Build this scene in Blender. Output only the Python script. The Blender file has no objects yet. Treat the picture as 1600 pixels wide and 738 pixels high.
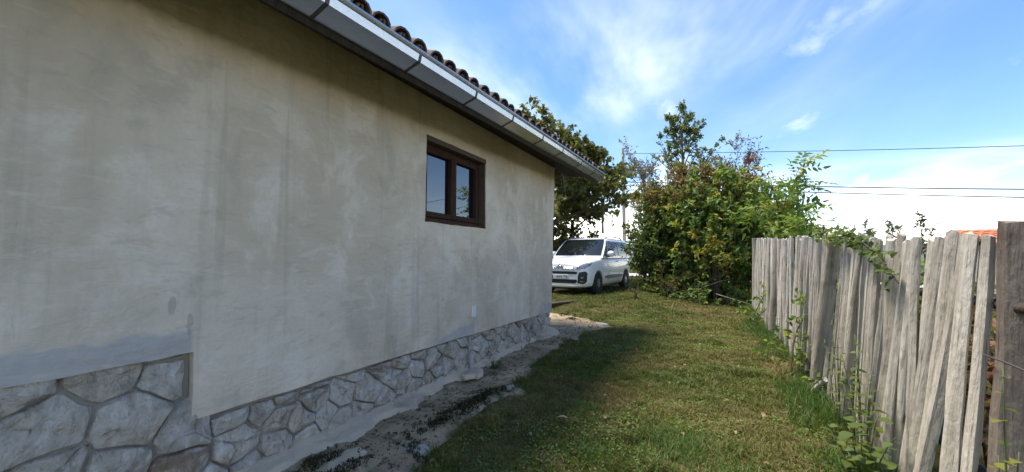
import bpy, bmesh, math, random
import numpy as np
from mathutils import Vector, Matrix
from mathutils.bvhtree import BVHTree

random.seed(11)
RNG = np.random.default_rng(11)
scene = bpy.context.scene
COL = scene.collection

# ---------------------------------------------------------------- camera
cam_data = bpy.data.cameras.new("camera")
cam_data.sensor_fit = 'HORIZONTAL'
cam_data.sensor_width = 36.0
cam_data.lens = 13.5
cam_data.clip_start = 0.05
cam_data.clip_end = 2000.0
cam = bpy.data.objects.new("camera", cam_data)
COL.objects.link(cam)
cam.location = (0.0, 0.0, 1.3)
cam.rotation_euler = (math.radians(90 + 3.15), 0.0, math.radians(27.32))
scene.camera = cam

# ---------------------------------------------------------------- light and sky
SUN_EL, SUN_AZ = 70.0, -4.0          # elevation; degrees forward of "straight left" (-X)
_a, _e = math.radians(SUN_AZ), math.radians(SUN_EL)
SUN = Vector((-math.cos(_a) * math.cos(_e), math.sin(_a) * math.cos(_e), math.sin(_e)))
sun_data = bpy.data.lights.new("sun", 'SUN')
sun_data.energy = 1.0
sun_data.angle = math.radians(16.0)
sun_data.color = (1.0, 0.93, 0.82)
sun = bpy.data.objects.new("sun", sun_data)
COL.objects.link(sun)
sun.location = (-20, 10, 20)
sun.rotation_euler = SUN.to_track_quat('Z', 'Y').to_euler()

world = bpy.data.worlds.new("World")
scene.world = world
world.use_nodes = True
wt = world.node_tree
for n in list(wt.nodes):
    wt.nodes.remove(n)


class NT:
    """tiny node helper"""
    def __init__(self, tree):
        self.t = tree

    def n(self, typ, **kw):
        nd = self.t.nodes.new(typ)
        for k, v in kw.items():
            if k == 'inp':
                for kk, vv in v.items():
                    if isinstance(vv, bpy.types.NodeSocket):
                        self.t.links.new(vv, nd.inputs[kk])
                    else:
                        nd.inputs[kk].default_value = vv
            else:
                setattr(nd, k, v)
        return nd

    def math(self, op, a, b=None, c=None, clamp=False):
        nd = self.t.nodes.new('ShaderNodeMath')
        nd.operation = op
        nd.use_clamp = clamp
        for i, v in enumerate((a, b, c)):
            if v is None:
                continue
            if isinstance(v, bpy.types.NodeSocket):
                self.t.links.new(v, nd.inputs[i])
            else:
                nd.inputs[i].default_value = v
        return nd.outputs[0]

    def step(self, v, lo, hi, to0=0.0, to1=1.0):
        nd = self.t.nodes.new('ShaderNodeMapRange')
        nd.interpolation_type = 'SMOOTHSTEP'
        self.t.links.new(v, nd.inputs[0])
        nd.inputs[1].default_value = lo
        nd.inputs[2].default_value = hi
        nd.inputs[3].default_value = to0
        nd.inputs[4].default_value = to1
        return nd.outputs[0]

    def mix(self, fac, a, b, blend='MIX'):
        nd = self.t.nodes.new('ShaderNodeMix')
        nd.data_type = 'RGBA'
        nd.blend_type = blend
        for i, v in ((0, fac), (6, a), (7, b)):
            if isinstance(v, bpy.types.NodeSocket):
                self.t.links.new(v, nd.inputs[i])
            else:
                if i != 0 and len(v) == 3:
                    v = (*v, 1)
                nd.inputs[i].default_value = v
        return nd.outputs[2]

    def noise(self, vec, scale, detail=4, rough=0.55, dist=0.0, out=0):
        nd = self.t.nodes.new('ShaderNodeTexNoise')
        self.t.links.new(vec, nd.inputs['Vector'])
        nd.inputs['Scale'].default_value = scale
        nd.inputs['Detail'].default_value = detail
        nd.inputs['Roughness'].default_value = rough
        nd.inputs['Distortion'].default_value = dist
        return nd.outputs[out]

    def mapping(self, vec, scale=(1, 1, 1), rot=(0, 0, 0), loc=(0, 0, 0)):
        nd = self.t.nodes.new('ShaderNodeMapping')
        self.t.links.new(vec, nd.inputs[0])
        nd.inputs[1].default_value = loc
        nd.inputs[2].default_value = rot
        nd.inputs[3].default_value = scale
        return nd.outputs[0]

    def sep(self, vec):
        nd = self.t.nodes.new('ShaderNodeSeparateXYZ')
        self.t.links.new(vec, nd.inputs[0])
        return nd.outputs

    def comb(self, x, y, z):
        nd = self.t.nodes.new('ShaderNodeCombineXYZ')
        for i, v in enumerate((x, y, z)):
            if isinstance(v, bpy.types.NodeSocket):
                self.t.links.new(v, nd.inputs[i])
            else:
                nd.inputs[i].default_value = v
        return nd.outputs[0]

    def ramp(self, fac, stops):
        nd = self.t.nodes.new('ShaderNodeValToRGB')
        el = nd.color_ramp.elements
        while len(el) < len(stops):
            el.new(0.5)
        for e, (p, c) in zip(el, stops):
            e.position = p
            e.color = (*c, 1)
        self.t.links.new(fac, nd.inputs[0])
        return nd.outputs[0]

    def bump(self, h, strength=0.5, dist=0.01, normal=None):
        nd = self.t.nodes.new('ShaderNodeBump')
        nd.inputs['Strength'].default_value = strength
        nd.inputs['Distance'].default_value = dist
        self.t.links.new(h, nd.inputs['Height'])
        if normal is not None:
            self.t.links.new(normal, nd.inputs['Normal'])
        return nd.outputs[0]


def make_sky():
    w = NT(wt)
    sky = w.n('ShaderNodeTexSky', sky_type='NISHITA', sun_disc=False)
    sky.sun_elevation = math.radians(SUN_EL)
    sky.sun_rotation = math.radians(-90 + SUN_AZ)
    sky.air_density = 1.0
    sky.dust_density = 0.25
    sky.ozone_density = 3.0
    tc = w.n('ShaderNodeTexCoord')
    d = tc.outputs['Generated']
    s = w.sep(d)
    zc = w.math('MAXIMUM', s[2], 0.02)
    den = w.math('ADD', zc, 0.16)
    u = w.math('DIVIDE', s[0], den)
    v = w.math('DIVIDE', s[1], den)
    p = w.comb(u, v, 0.0)
    # thin cirrus veil drawn out along one direction
    veil_c = w.mapping(p, scale=(0.55, 0.20, 1), rot=(0, 0, math.radians(24)), loc=(0.3, 0.15, 0))
    veil = w.noise(veil_c, 1.6, 6, 0.55, 0.5)
    veil = w.step(veil, 0.40, 0.72)
    # one broad band of veil
    band_c = w.math('ADD', w.math('MULTIPLY', u, 0.38), v)
    wob = w.noise(w.mapping(p, scale=(0.5, 0.25, 1)), 1.4, 5, 0.6)
    band_c = w.math('ADD', band_c, w.math('MULTIPLY', w.math('SUBTRACT', wob, 0.5), 0.7))
    band = w.math('MULTIPLY', w.step(band_c, 0.55, 1.25), w.step(band_c, 1.50, 1.85, 1.0, 0.0))
    band = w.math('MULTIPLY', band, w.step(u, 0.25, 0.75, 1.0, 0.0))
    veil = w.math('MULTIPLY', veil, w.math('ADD', w.math('MULTIPLY', band, 0.75), 0.18))
    # small cumulus puffs low in the sky
    puff = w.noise(w.mapping(p, scale=(0.9, 0.55, 1), loc=(1.7, 0.4, 0)), 2.3, 7, 0.56, 0.2)
    puff = w.math('MULTIPLY', w.step(puff, 0.56, 0.70), w.step(s[2], 0.05, 0.5, 0.75, 0.25))
    # pale bank towards the horizon
    low = w.noise(w.mapping(d, scale=(2.0, 2.0, 7.0)), 1.3, 5, 0.55)
    low = w.math('MULTIPLY', w.step(low, 0.40, 0.64), w.step(s[2], 0.05, 0.21, 0.92, 0.0))
    m = w.math('MAXIMUM', veil, puff, clamp=True)
    hazy = w.step(s[2], 0.0, 0.22, 0.35, 0.0)
    m = w.math('MAXIMUM', m, hazy)
    sat = w.n('ShaderNodeHueSaturation', inp={'Saturation': 1.12, 'Value': 0.315, 'Color': sky.outputs[0]})
    col = w.mix(m, sat.outputs[0], CLOUD)
    col = w.mix(low, col, BANK)
    bg = w.n('ShaderNodeBackground', inp={'Color': col, 'Strength': 0.12})
    out = w.n('ShaderNodeOutputWorld')
    wt.links.new(bg.outputs[0], out.inputs[0])


CLOUD = (2.15, 2.2, 2.35)
BANK = (4.6, 4.25, 3.75)
make_sky()
scene.view_settings.view_transform = 'Standard'
scene.view_settings.look = 'None'
scene.view_settings.gamma = 1.0
scene.view_settings.exposure = 2.78
scene.cycles.max_bounces = 6
scene.cycles.diffuse_bounces = 4


# ---------------------------------------------------------------- helpers
def vnoise(p, seed=0):
    """value noise, p (n,2|3) -> 0..1"""
    p = np.asarray(p, float)
    i = np.floor(p).astype(np.int64)
    f = p - i
    f = f * f * (3 - 2 * f)
    dim = p.shape[1]
    res = 0
    for c in range(2 ** dim):
        w_, h = 1.0, np.full(len(p), seed * 7919 + 17, np.int64)
        for k in range(dim):
            b = (c >> k) & 1
            w_ = w_ * (f[:, k] if b else 1 - f[:, k])
            h = (h * 1103515245 + (i[:, k] + b) * (374761393 + 668265263 * k)) & 0x7fffffff
            h = h ^ (h >> 13)
        h = (h * 1274126177) & 0x7fffffff
        h = h ^ (h >> 16)
        res = res + w_ * ((h & 0xffff) / 65535.0)
    return res


def fnoise(p, seed=0, oct=3):
    p = np.asarray(p, float)
    r, a, t = 0, 1.0, 0
    for o in range(oct):
        r = r + a * vnoise(p * 2 ** o, seed + o)
        t += a
        a *= 0.5
    return r / t


def link(o, parent=None, **props):
    COL.objects.link(o)
    if parent is not None:
        o.parent = parent
    for k, v in props.items():
        if v is not None:
            o[k] = v
    return o


def empty(name, loc=(0, 0, 0), rz=0.0, **props):
    o = bpy.data.objects.new(name, None)
    o.location = loc
    o.rotation_euler = (0, 0, rz)
    o.empty_display_size = 0.2
    return link(o, None, **props)


def mesh_from(name, verts, faces, mats, smooth=False, mat_idx=None):
    me = bpy.data.meshes.new(name)
    me.from_pydata([tuple(v) for v in verts], [], [tuple(f) for f in faces])
    if not isinstance(mats, (list, tuple)):
        mats = [mats]
    for m in mats:
        me.materials.append(m)
    if mat_idx is not None:
        me.polygons.foreach_set('material_index', mat_idx)
    if smooth:
        me.polygons.foreach_set('use_smooth', [True] * len(me.polygons))
    me.update()
    return me


def mesh_np(name, verts, faces, mat, tint=None, smooth=False):
    """fast mesh from arrays; faces (m,k)"""
    me = bpy.data.meshes.new(name)
    verts = np.ascontiguousarray(verts, np.float32)
    faces = np.ascontiguousarray(faces, np.int32)
    m, k = faces.shape
    me.vertices.add(len(verts))
    me.vertices.foreach_set('co', verts.ravel())
    me.loops.add(m * k)
    me.loops.foreach_set('vertex_index', faces.ravel())
    me.polygons.add(m)
    me.polygons.foreach_set('loop_start', np.arange(0, m * k, k, dtype=np.int32))
    me.polygons.foreach_set('loop_total', np.full(m, k, np.int32))
    if smooth:
        me.polygons.foreach_set('use_smooth', np.ones(m, bool))
    me.materials.append(mat)
    if tint is not None:
        at = me.attributes.new('tint', 'FLOAT', 'POINT')
        at.data.foreach_set('value', np.ascontiguousarray(tint, np.float32))
    me.update(calc_edges=True)
    return me


def add(name, me, parent=None, loc=None, **props):
    o = bpy.data.objects.new(name, me)
    if loc is not None:
        o.location = loc
    return link(o, parent, **props)


class MB:
    """mesh collector: boxes, tubes, lofts -> one object"""
    def __init__(self):
        self.v, self.f = [], []

    def box(self, x0, x1, y0, y1, z0, z1, mat4=None):
        b = len(self.v)
        for x in (x0, x1):
            for y in (y0, y1):
                for z in (z0, z1):
                    p = Vector((x, y, z))
                    if mat4 is not None:
                        p = mat4 @ p
                    self.v.append(tuple(p))
        for q in ((0, 1, 3, 2), (4, 6, 7, 5), (0, 4, 5, 1), (2, 3, 7, 6), (0, 2, 6, 4), (1, 5, 7, 3)):
            self.f.append(tuple(b + i for i in q))
        return self

    def loft(self, rings, closed=True, caps=True):
        n = len(rings[0])
        b = len(self.v)
        for r in rings:
            self.v.extend(tuple(p) for p in r)
        for i in range(len(rings) - 1):
            for j in range(n if closed else n - 1):
                k = (j + 1) % n
                self.f.append((b + i * n + j, b + i * n + k, b + (i + 1) * n + k, b + (i + 1) * n + j))
        if caps:
            self.f.append(tuple(b + j for j in reversed(range(n))))
            self.f.append(tuple(b + (len(rings) - 1) * n + j for j in range(n)))
        return self

    def tube(self, pts, radii, n=6, caps=True):
        pts = [Vector(p) for p in pts]
        if not isinstance(radii, (list, tuple)):
            radii = [radii] * len(pts)
        rings, up = [], Vector((0.31, 0.17, 0.93))
        for i, p in enumerate(pts):
            d = (pts[min(i + 1, len(pts) - 1)] - pts[max(i - 1, 0)])
            if d.length < 1e-9:
                d = Vector((0, 0, 1))
            d.normalize()
            a = d.cross(up)
            if a.length < 1e-4:
                a = d.cross(Vector((1, 0, 0)))
            a.normalize()
            c = d.cross(a)
            rings.append([p + (a * math.cos(t) + c * math.sin(t)) * radii[i]
                          for t in (2 * math.pi * k / n for k in range(n))])
        return self.loft(rings, True, caps)

    def disc_lathe(self, prof, axis='x', n=24, c=(0, 0, 0)):
        """prof list of (along axis, radius)"""
        rings = []
        for a, r in prof:
            ring = []
            for k in range(n):
                t = 2 * math.pi * k / n
                p, q = r * math.cos(t), r * math.sin(t)
                v = {'x': (a, p, q), 'y': (p, a, q), 'z': (p, q, a)}[axis]
                ring.append((c[0] + v[0], c[1] + v[1], c[2] + v[2]))
            rings.append(ring)
        return self.loft(rings, True, True)

    def mesh(self, name, mat, smooth=False):
        return mesh_from(name, self.v, self.f, mat, smooth)

    def build(self, name, mat, parent=None, smooth=False, **props):
        me = self.mesh(name, mat, smooth)
        fix_normals(me)
        return add(name, me, parent, **props)


def fix_normals(me):
    bm = bmesh.new()
    bm.from_mesh(me)
    bmesh.ops.recalc_face_normals(bm, faces=bm.faces)
    bm.to_mesh(me)
    bm.free()


def smooth_by_angle(me, ang=40):
    bm = bmesh.new()
    bm.from_mesh(me)
    lim = math.radians(ang)
    for f in bm.faces:
        f.smooth = True
    for e in bm.edges:
        e.smooth = not (len(e.link_faces) == 2 and e.calc_face_angle(0) > lim)
    bm.to_mesh(me)
    bm.free()


def bevel(me, w=0.004, seg=1, ang=35):
    bm = bmesh.new()
    bm.from_mesh(me)
    es = [e for e in bm.edges if len(e.link_faces) == 2 and e.calc_face_angle(0) > math.radians(ang)]
    bmesh.ops.bevel(bm, geom=es, offset=w, segments=seg, affect='EDGES', profile=0.6)
    bm.to_mesh(me)
    bm.free()


# ---------------------------------------------------------------- materials
def mat(name):
    m = bpy.data.materials.new(name)
    m.use_nodes = True
    t = m.node_tree
    for n in list(t.nodes):
        t.nodes.remove(n)
    w = NT(t)
    out = w.n('ShaderNodeOutputMaterial')
    bs = w.n('ShaderNodeBsdfPrincipled')
    t.links.new(bs.outputs[0], out.inputs[0])
    return m, w, bs, out


def setc(w, bs, key, val):
    if isinstance(val, bpy.types.NodeSocket):
        w.t.links.new(val, bs.inputs[key])
    else:
        if key == 'Base Color' and len(val) == 3:
            val = (*val, 1)
        bs.inputs[key].default_value = val


def simple_mat(name, col, rough=0.5, metal=0.0, var=0.12, scale=12.0, bump=0.0, coat=0.0, spec=0.5, rnd=0.0):
    m, w, bs, out = mat(name)
    tc = w.n('ShaderNodeTexCoord')
    vec = tc.outputs['Object']
    if rnd:
        oi = w.n('ShaderNodeObjectInfo')
        vec = w.n('ShaderNodeVectorMath', operation='ADD', inp={0: vec, 1: w.comb(w.math('MULTIPLY', oi.outputs['Random'], 37.0), w.math('MULTIPLY', oi.outputs['Random'], 91.0), 0.0)}).outputs[0]
    nz = w.noise(vec, scale, 5, 0.6)
    c0 = tuple(max(0, c * (1 - var)) for c in col)
    c1 = tuple(c * (1 + var) for c in col)
    c = w.mix(nz, c0, c1)
    if rnd:
        k = w.math('ADD', w.math('MULTIPLY', oi.outputs['Random'], 2 * rnd), 1 - rnd)
        c = w.mix(1.0, c, w.comb(k, k, k), 'MULTIPLY')
    setc(w, bs, 'Base Color', c)
    setc(w, bs, 'Roughness', rough)
    setc(w, bs, 'Metallic', metal)
    setc(w, bs, 'Coat Weight', coat)
    setc(w, bs, 'Specular IOR Level', spec)
    if bump:
        setc(w, bs, 'Normal', w.bump(w.noise(vec, scale * 3, 6, 0.65), 0.6, bump))
    return m


def leaf_mat(name, stops, rough=0.5, trans=0.48, spec=0.35):
    """colour of each leaf from its own 'tint' attribute"""
    m, w, bs, out = mat(name)
    at = w.n('ShaderNodeAttribute', attribute_name='tint')
    c = w.ramp(at.outputs['Fac'], stops)
    setc(w, bs, 'Base Color', c)
    setc(w, bs, 'Roughness', rough)
    setc(w, bs, 'Specular IOR Level', spec)
    tr = w.n('ShaderNodeBsdfTranslucent')
    tc = w.mix(1.0, c, (1.25, 1.2, 0.65), 'MULTIPLY')
    w.t.links.new(tc, tr.inputs[0])
    mx = w.n('ShaderNodeMixShader')
    mx.inputs[0].default_value = trans
    w.t.links.new(bs.outputs[0], mx.inputs[1])
    w.t.links.new(tr.outputs[0], mx.inputs[2])
    w.t.links.new(mx.outputs[0], out.inputs[0])
    return m


def plaster_mat():
    m, w, bs, out = mat('cement_plaster')
    P = w.n('ShaderNodeNewGeometry').outputs['Position']
    x, y, z = w.sep(P)
    big = w.noise(w.mapping(P, scale=(1, 0.9, 0.8)), 1.1, 5, 0.6, 0.6)
    mid = w.noise(w.mapping(P, scale=(1, 1, 0.8)), 2.7, 7, 0.62, 0.4)
    drip = w.noise(w.mapping(P, scale=(1, 5.0, 0.28)), 1.6, 5, 0.6, 0.25)
    thin = w.noise(w.mapping(P, scale=(1, 11.0, 0.22)), 2.0, 3, 0.5, 0.5)
    fine = w.noise(P, 46.0, 5, 0.65)
    c = w.mix(w.step(big, 0.32, 0.68), (0.53, 0.450, 0.345), (0.68, 0.595, 0.485))
    c = w.mix(w.math('MULTIPLY', w.step(mid, 0.51, 0.64), 0.62), c, (0.73, 0.66, 0.565))
    c = w.mix(w.math('MULTIPLY', w.step(mid, 0.46, 0.34), 0.62), c, (0.43, 0.385, 0.31))
    # runs of rain-washed dirt, and pale lime threads
    c = w.mix(w.math('MULTIPLY', w.step(drip, 0.52, 0.70), 0.42), c, (0.36, 0.315, 0.235))
    c = w.mix(w.math('MULTIPLY', w.step(thin, 0.70, 0.76), 0.18), c, (0.64, 0.61, 0.54))
    c = w.mix(w.math('MULTIPLY', w.step(fine, 0.35, 0.7), 0.22), c, (0.47, 0.425, 0.35))
    # trowelled cement patches along the lower edge
    wob = w.math('MULTIPLY', w.math('SUBTRACT', w.noise(P, 5.0, 4, 0.6), 0.5), 0.16)
    near = w.math('MULTIPLY', w.step(y, 1.04, 1.06, 1.0, 0.0), w.step(w.math('ADD', z, wob), 0.90, 0.935, 1.0, 0.0))
    py = w.math('MULTIPLY', w.step(w.math('ADD', y, wob), 2.95, 3.2), w.step(w.math('ADD', y, wob), 3.75, 3.80, 1.0, 0.0))
    pz = w.math('ADD', w.math('MULTIPLY', w.math('SUBTRACT', y, 3.0), 0.13), 0.46)
    p2 = w.math('MULTIPLY', py, w.step(w.math('SUBTRACT', w.math('ADD', z, wob), pz), 0.0, 0.02, 1.0, 0.0))
    p3 = w.math('MULTIPLY', w.step(w.math('ADD', y, wob), 5.72, 5.80), w.step(w.math('ADD', z, wob), 0.51, 0.53, 1.0, 0.0))
    pat = w.math('MAXIMUM', w.math('MAXIMUM', near, p2), p3)
    cem = w.mix(w.noise(P, 9.0, 4, 0.6), (0.37, 0.355, 0.34), (0.52, 0.50, 0.475))
    c = w.mix(pat, c, cem)
    # two chips where the plaster has come away beside the step
    def blot(cy, cz, ry, rz, k):
        wb = w.math('MULTIPLY', w.math('SUBTRACT', w.noise(P, 15.0, 5, 0.65), 0.5), 4.2)
        a = w.math('DIVIDE', w.math('SUBTRACT', y, cy), ry)
        b = w.math('DIVIDE', w.math('SUBTRACT', z, cz), rz)
        d2 = w.math('ADD', w.math('ADD', w.math('MULTIPLY', a, a), w.math('MULTIPLY', b, b)), wb)
        return w.math('MULTIPLY', w.step(d2, 0.8, 1.1, 1.0, 0.0), k)
    ch = w.math('MAXIMUM', blot(0.955, 1.055, 0.018, 0.05, 0.45), blot(1.035, 0.93, 0.014, 0.06, 0.45))
    c = w.mix(ch, c, (0.27, 0.255, 0.235))
    # short trowel strokes
    st = w.noise(w.mapping(P, scale=(1, 1.0, 3.2), rot=(0.7, 0, 0)), 5.5, 6, 0.65, 0.5)
    c = w.mix(w.math('MULTIPLY', w.step(st, 0.55, 0.68), 0.28), c, (0.73, 0.67, 0.57))
    c = w.mix(w.math('MULTIPLY', w.step(st, 0.44, 0.33), 0.28), c, (0.36, 0.315, 0.24))
    setc(w, bs, 'Base Color', c)
    setc(w, bs, 'Roughness', 0.92)
    setc(w, bs, 'Specular IOR Level', 0.2)
    trow = w.noise(w.mapping(P, scale=(1, 0.6, 1.2), rot=(0.5, 0, 0)), 3.6, 6, 0.62, 0.5)
    scr = w.noise(w.mapping(P, scale=(1, 3, 0.8), rot=(0.9, 0, 0)), 6.0, 4, 0.55, 0.8)
    h = w.math('ADD', w.math('MULTIPLY', trow, 1.0), w.math('MULTIPLY', w.step(scr, 0.62, 0.75), 0.07))
    nb = w.bump(h, 0.8, 0.032)
    nb = w.bump(fine, 0.45, 0.006, nb)
    setc(w, bs, 'Normal', nb)
    return m


def stone_mat():
    m, w, bs, out = mat('rubble_stone')
    P = w.n('ShaderNodeNewGeometry').outputs['Position']
    oi = w.n('ShaderNodeObjectInfo')
    r = oi.outputs['Random']
    base = w.ramp(r, [(0.0, (0.40, 0.35, 0.285)), (0.25, (0.50, 0.45, 0.385)), (0.55, (0.34, 0.305, 0.25)), (0.75, (0.54, 0.50, 0.435)),
                      (0.9, (0.29, 0.265, 0.225)), (1.0, (0.26, 0.17, 0.11))])
    n1 = w.noise(P, 9.0, 6, 0.65, 0.8)
    n2 = w.noise(P, 26.0, 6, 0.7, 0.4)
    c = w.mix(w.step(n1, 0.42, 0.76), base, (0.62, 0.59, 0.55))
    c = w.mix(w.math('MULTIPLY', w.step(n1, 0.46, 0.34), 0.6), c, (0.22, 0.19, 0.15))
    rust = w.noise(w.mapping(P, loc=(4, 2, 9)), 3.4, 4, 0.6)
    c = w.mix(w.math('MULTIPLY', w.step(rust, 0.66, 0.76), 0.5), c, (0.26, 0.13, 0.075))
    c = w.mix(w.math('MULTIPLY', w.step(n2, 0.55, 0.75), 0.4), c, (0.12, 0.115, 0.10))
    setc(w, bs, 'Base Color', c)
    setc(w, bs, 'Roughness', 0.86)
    ridge = w.noise(w.mapping(P, scale=(1, 1.6, 0.8), rot=(0.6, 0, 0)), 11.0, 6, 0.6, 1.5)
    nb = w.bump(ridge, 0.9, 0.045)
    nb = w.bump(n2, 0.6, 0.01, nb)
    setc(w, bs, 'Normal', nb)
    return m


def mortar_mat(name, c0, c1, stain=0.4):
    m, w, bs, out = mat(name)
    P = w.n('ShaderNodeNewGeometry').outputs['Position']
    n1 = w.noise(P, 5.0, 6, 0.6, 0.5)
    n2 = w.noise(P, 40.0, 5, 0.7)
    c = w.mix(n1, c0, c1)
    c = w.mix(w.math('MULTIPLY', w.step(w.noise(P, 2.3, 5, 0.6), 0.5, 0.7), stain), c, tuple(0.4 * v for v in c0))
    setc(w, bs, 'Base Color', c)
    setc(w, bs, 'Roughness', 0.93)
    nb = w.bump(n1, 0.7, 0.03)
    nb = w.bump(n2, 0.6, 0.006, nb)
    setc(w, bs, 'Normal', nb)
    return m


def wood_mat(name, c0, c1, dark, grain=1.0, lichen=None):
    m, w, bs, out = mat(name)
    tc = w.n('ShaderNodeTexCoord')
    oi = w.n('ShaderNodeObjectInfo')
    r = oi.outputs['Random']
    off = w.comb(w.math('MULTIPLY', r, 31.0), w.math('MULTIPLY', r, 57.0), w.math('MULTIPLY', r, 13.0))
    v = w.n('ShaderNodeVectorMath', operation='ADD', inp={0: tc.outputs['Object'], 1: off}).outputs[0]
    g = w.noise(w.mapping(v, scale=(1, 1, 0.045)), 70 * grain, 5, 0.65, 0.3)
    g2 = w.noise(w.mapping(v, scale=(1, 1, 0.07)), 24 * grain, 5, 0.6, 0.6)
    b = w.noise(v, 4.0, 4, 0.6)
    c = w.mix(w.step(g2, 0.32, 0.68), c0, c1)
    c = w.mix(w.math('MULTIPLY', w.step(g, 0.46, 0.30), 0.75), c, dark)
    c = w.mix(w.math('MULTIPLY', w.step(b, 0.54, 0.68), 0.42), c, dark)
    if lichen:
        l = w.noise(v, 17.0, 6, 0.7)
        c = w.mix(w.math('MULTIPLY', w.step(l, 0.58, 0.68), 0.5), c, lichen)
    k = w.math('ADD', w.math('MULTIPLY', w.n('ShaderNodeTexWhiteNoise', noise_dimensions='1D', inp={'W': w.math('MULTIPLY', r, 91.7)}).outputs[0], 0.42), 0.80)
    c = w.mix(1.0, c, w.comb(k, k, w.math('MULTIPLY', k, 0.98)), 'MULTIPLY')
    setc(w, bs, 'Base Color', c)
    setc(w, bs, 'Roughness', 0.85)
    setc(w, bs, 'Specular IOR Level', 0.25)
    nb = w.bump(w.noise(w.mapping(v, scale=(1, 1, 0.35)), 26.0, 4, 0.6), 0.6, 0.02)
    nb = w.bump(g2, 0.9, 0.016, nb)
    nb = w.bump(g, 0.7, 0.005, nb)
    setc(w, bs, 'Normal', nb)
    return m


def ground_mat():
    m, w, bs, out = mat('meadow_soil')
    P = w.n('ShaderNodeNewGeometry').outputs['Position']
    x, y, z = w.sep(P)
    n1 = w.noise(P, 1.3, 5, 0.6)
    n2 = w.noise(P, 9.0, 6, 0.65)
    n3 = w.noise(P, 60.0, 4, 0.7)
    c = w.mix(w.step(n1, 0.35, 0.65), (0.060, 0.058, 0.018), (0.10, 0.080, 0.036))
    c = w.mix(w.math('MULTIPLY', w.step(n2, 0.5, 0.7), 0.6), c, (0.045, 0.032, 0.018))
    c = w.mix(w.math('MULTIPLY', n3, 0.5), c, (0.09, 0.10, 0.030))
    setc(w, bs, 'Base Color', c)
    setc(w, bs, 'Roughness', 0.95)
    setc(w, bs, 'Specular IOR Level', 0.1)
    nb = w.bump(n2, 0.6, 0.05)
    nb = w.bump(n3, 0.8, 0.015, nb)
    setc(w, bs, 'Normal', nb)
    return m


def dirt_mat():
    m, w, bs, out = mat('trodden_dirt')
    P = w.n('ShaderNodeNewGeometry').outputs['Position']
    n1 = w.noise(P, 2.2, 5, 0.6, 0.4)
    n2 = w.noise(P, 14.0, 6, 0.7)
    n3 = w.noise(P, 75.0, 5, 0.7)
    c = w.mix(w.step(n1, 0.35, 0.65), (0.28, 0.205, 0.125), (0.45, 0.355, 0.225))
    c = w.mix(w.math('MULTIPLY', w.step(n2, 0.52, 0.68), 0.6), c, (0.11, 0.075, 0.050))
    c = w.mix(w.math('MULTIPLY', w.step(n3, 0.60, 0.70), 0.5), c, (0.27, 0.25, 0.21))
    c = w.mix(w.math('MULTIPLY', w.step(w.noise(w.mapping(P, loc=(3, 1, 0)), 3.0, 6, 0.7), 0.50, 0.64), 0.75), c, (0.085, 0.085, 0.035))
    setc(w, bs, 'Base Color', c)
    setc(w, bs, 'Roughness', 0.92)
    nb = w.bump(n2, 0.8, 0.03)
    nb = w.bump(n3, 0.8, 0.008, nb)
    setc(w, bs, 'Normal', nb)
    return m


def galv_mat():
    m, w, bs, out = mat('galvanised_sheet')
    P = w.n('ShaderNodeNewGeometry').outputs['Position']
    n1 = w.noise(P, 3.0, 5, 0.6)
    n2 = w.noise(P, 45.0, 4, 0.6)
    c = w.mix(n1, (0.40, 0.425, 0.46), (0.56, 0.58, 0.61))
    c = w.mix(w.math('MULTIPLY', w.step(n2, 0.62, 0.72), 0.4), c, (0.30, 0.30, 0.29))
    setc(w, bs, 'Base Color', c)
    setc(w, bs, 'Metallic', 0.95)
    setc(w, bs, 'Roughness', 0.24)
    setc(w, bs, 'Normal', w.bump(n1, 0.3, 0.01))
    return m


def tile_mat():
    m, w, bs, out = mat('old_clay_tile')
    tc = w.n('ShaderNodeNewGeometry').outputs['Position']
    oi = w.n('ShaderNodeObjectInfo')
    r = oi.outputs['Random']
    base = w.ramp(r, [(0, (0.115, 0.075, 0.058)), (0.4, (0.15, 0.098, 0.075)), (0.7, (0.10, 0.072, 0.058)), (1, (0.20, 0.14, 0.11))])
    n1 = w.noise(tc, 10.0, 6, 0.65)
    n2 = w.noise(tc, 34.0, 5, 0.7)
    c = w.mix(w.step(n1, 0.45, 0.70), base, (0.095, 0.075, 0.06))
    c = w.mix(w.math('MULTIPLY', w.step(n2, 0.58, 0.70), 0.5), c, (0.27, 0.24, 0.20))
    setc(w, bs, 'Base Color', c)
    setc(w, bs, 'Roughness', 0.88)
    setc(w, bs, 'Normal', w.bump(n2, 0.6, 0.008))
    return m


def glass_mat(name, tint=(0.006, 0.008, 0.012), ior=2.3, rough=0.02):
    m, w, bs, out = mat(name)
    P = w.n('ShaderNodeTexCoord').outputs['Object']
    setc(w, bs, 'Base Color', tint)
    setc(w, bs, 'Roughness', rough)
    setc(w, bs, 'IOR', ior)
    setc(w, bs, 'Normal', w.bump(w.noise(P, 1.5, 2, 0.5), 0.05, 0.01))
    return m


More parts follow.
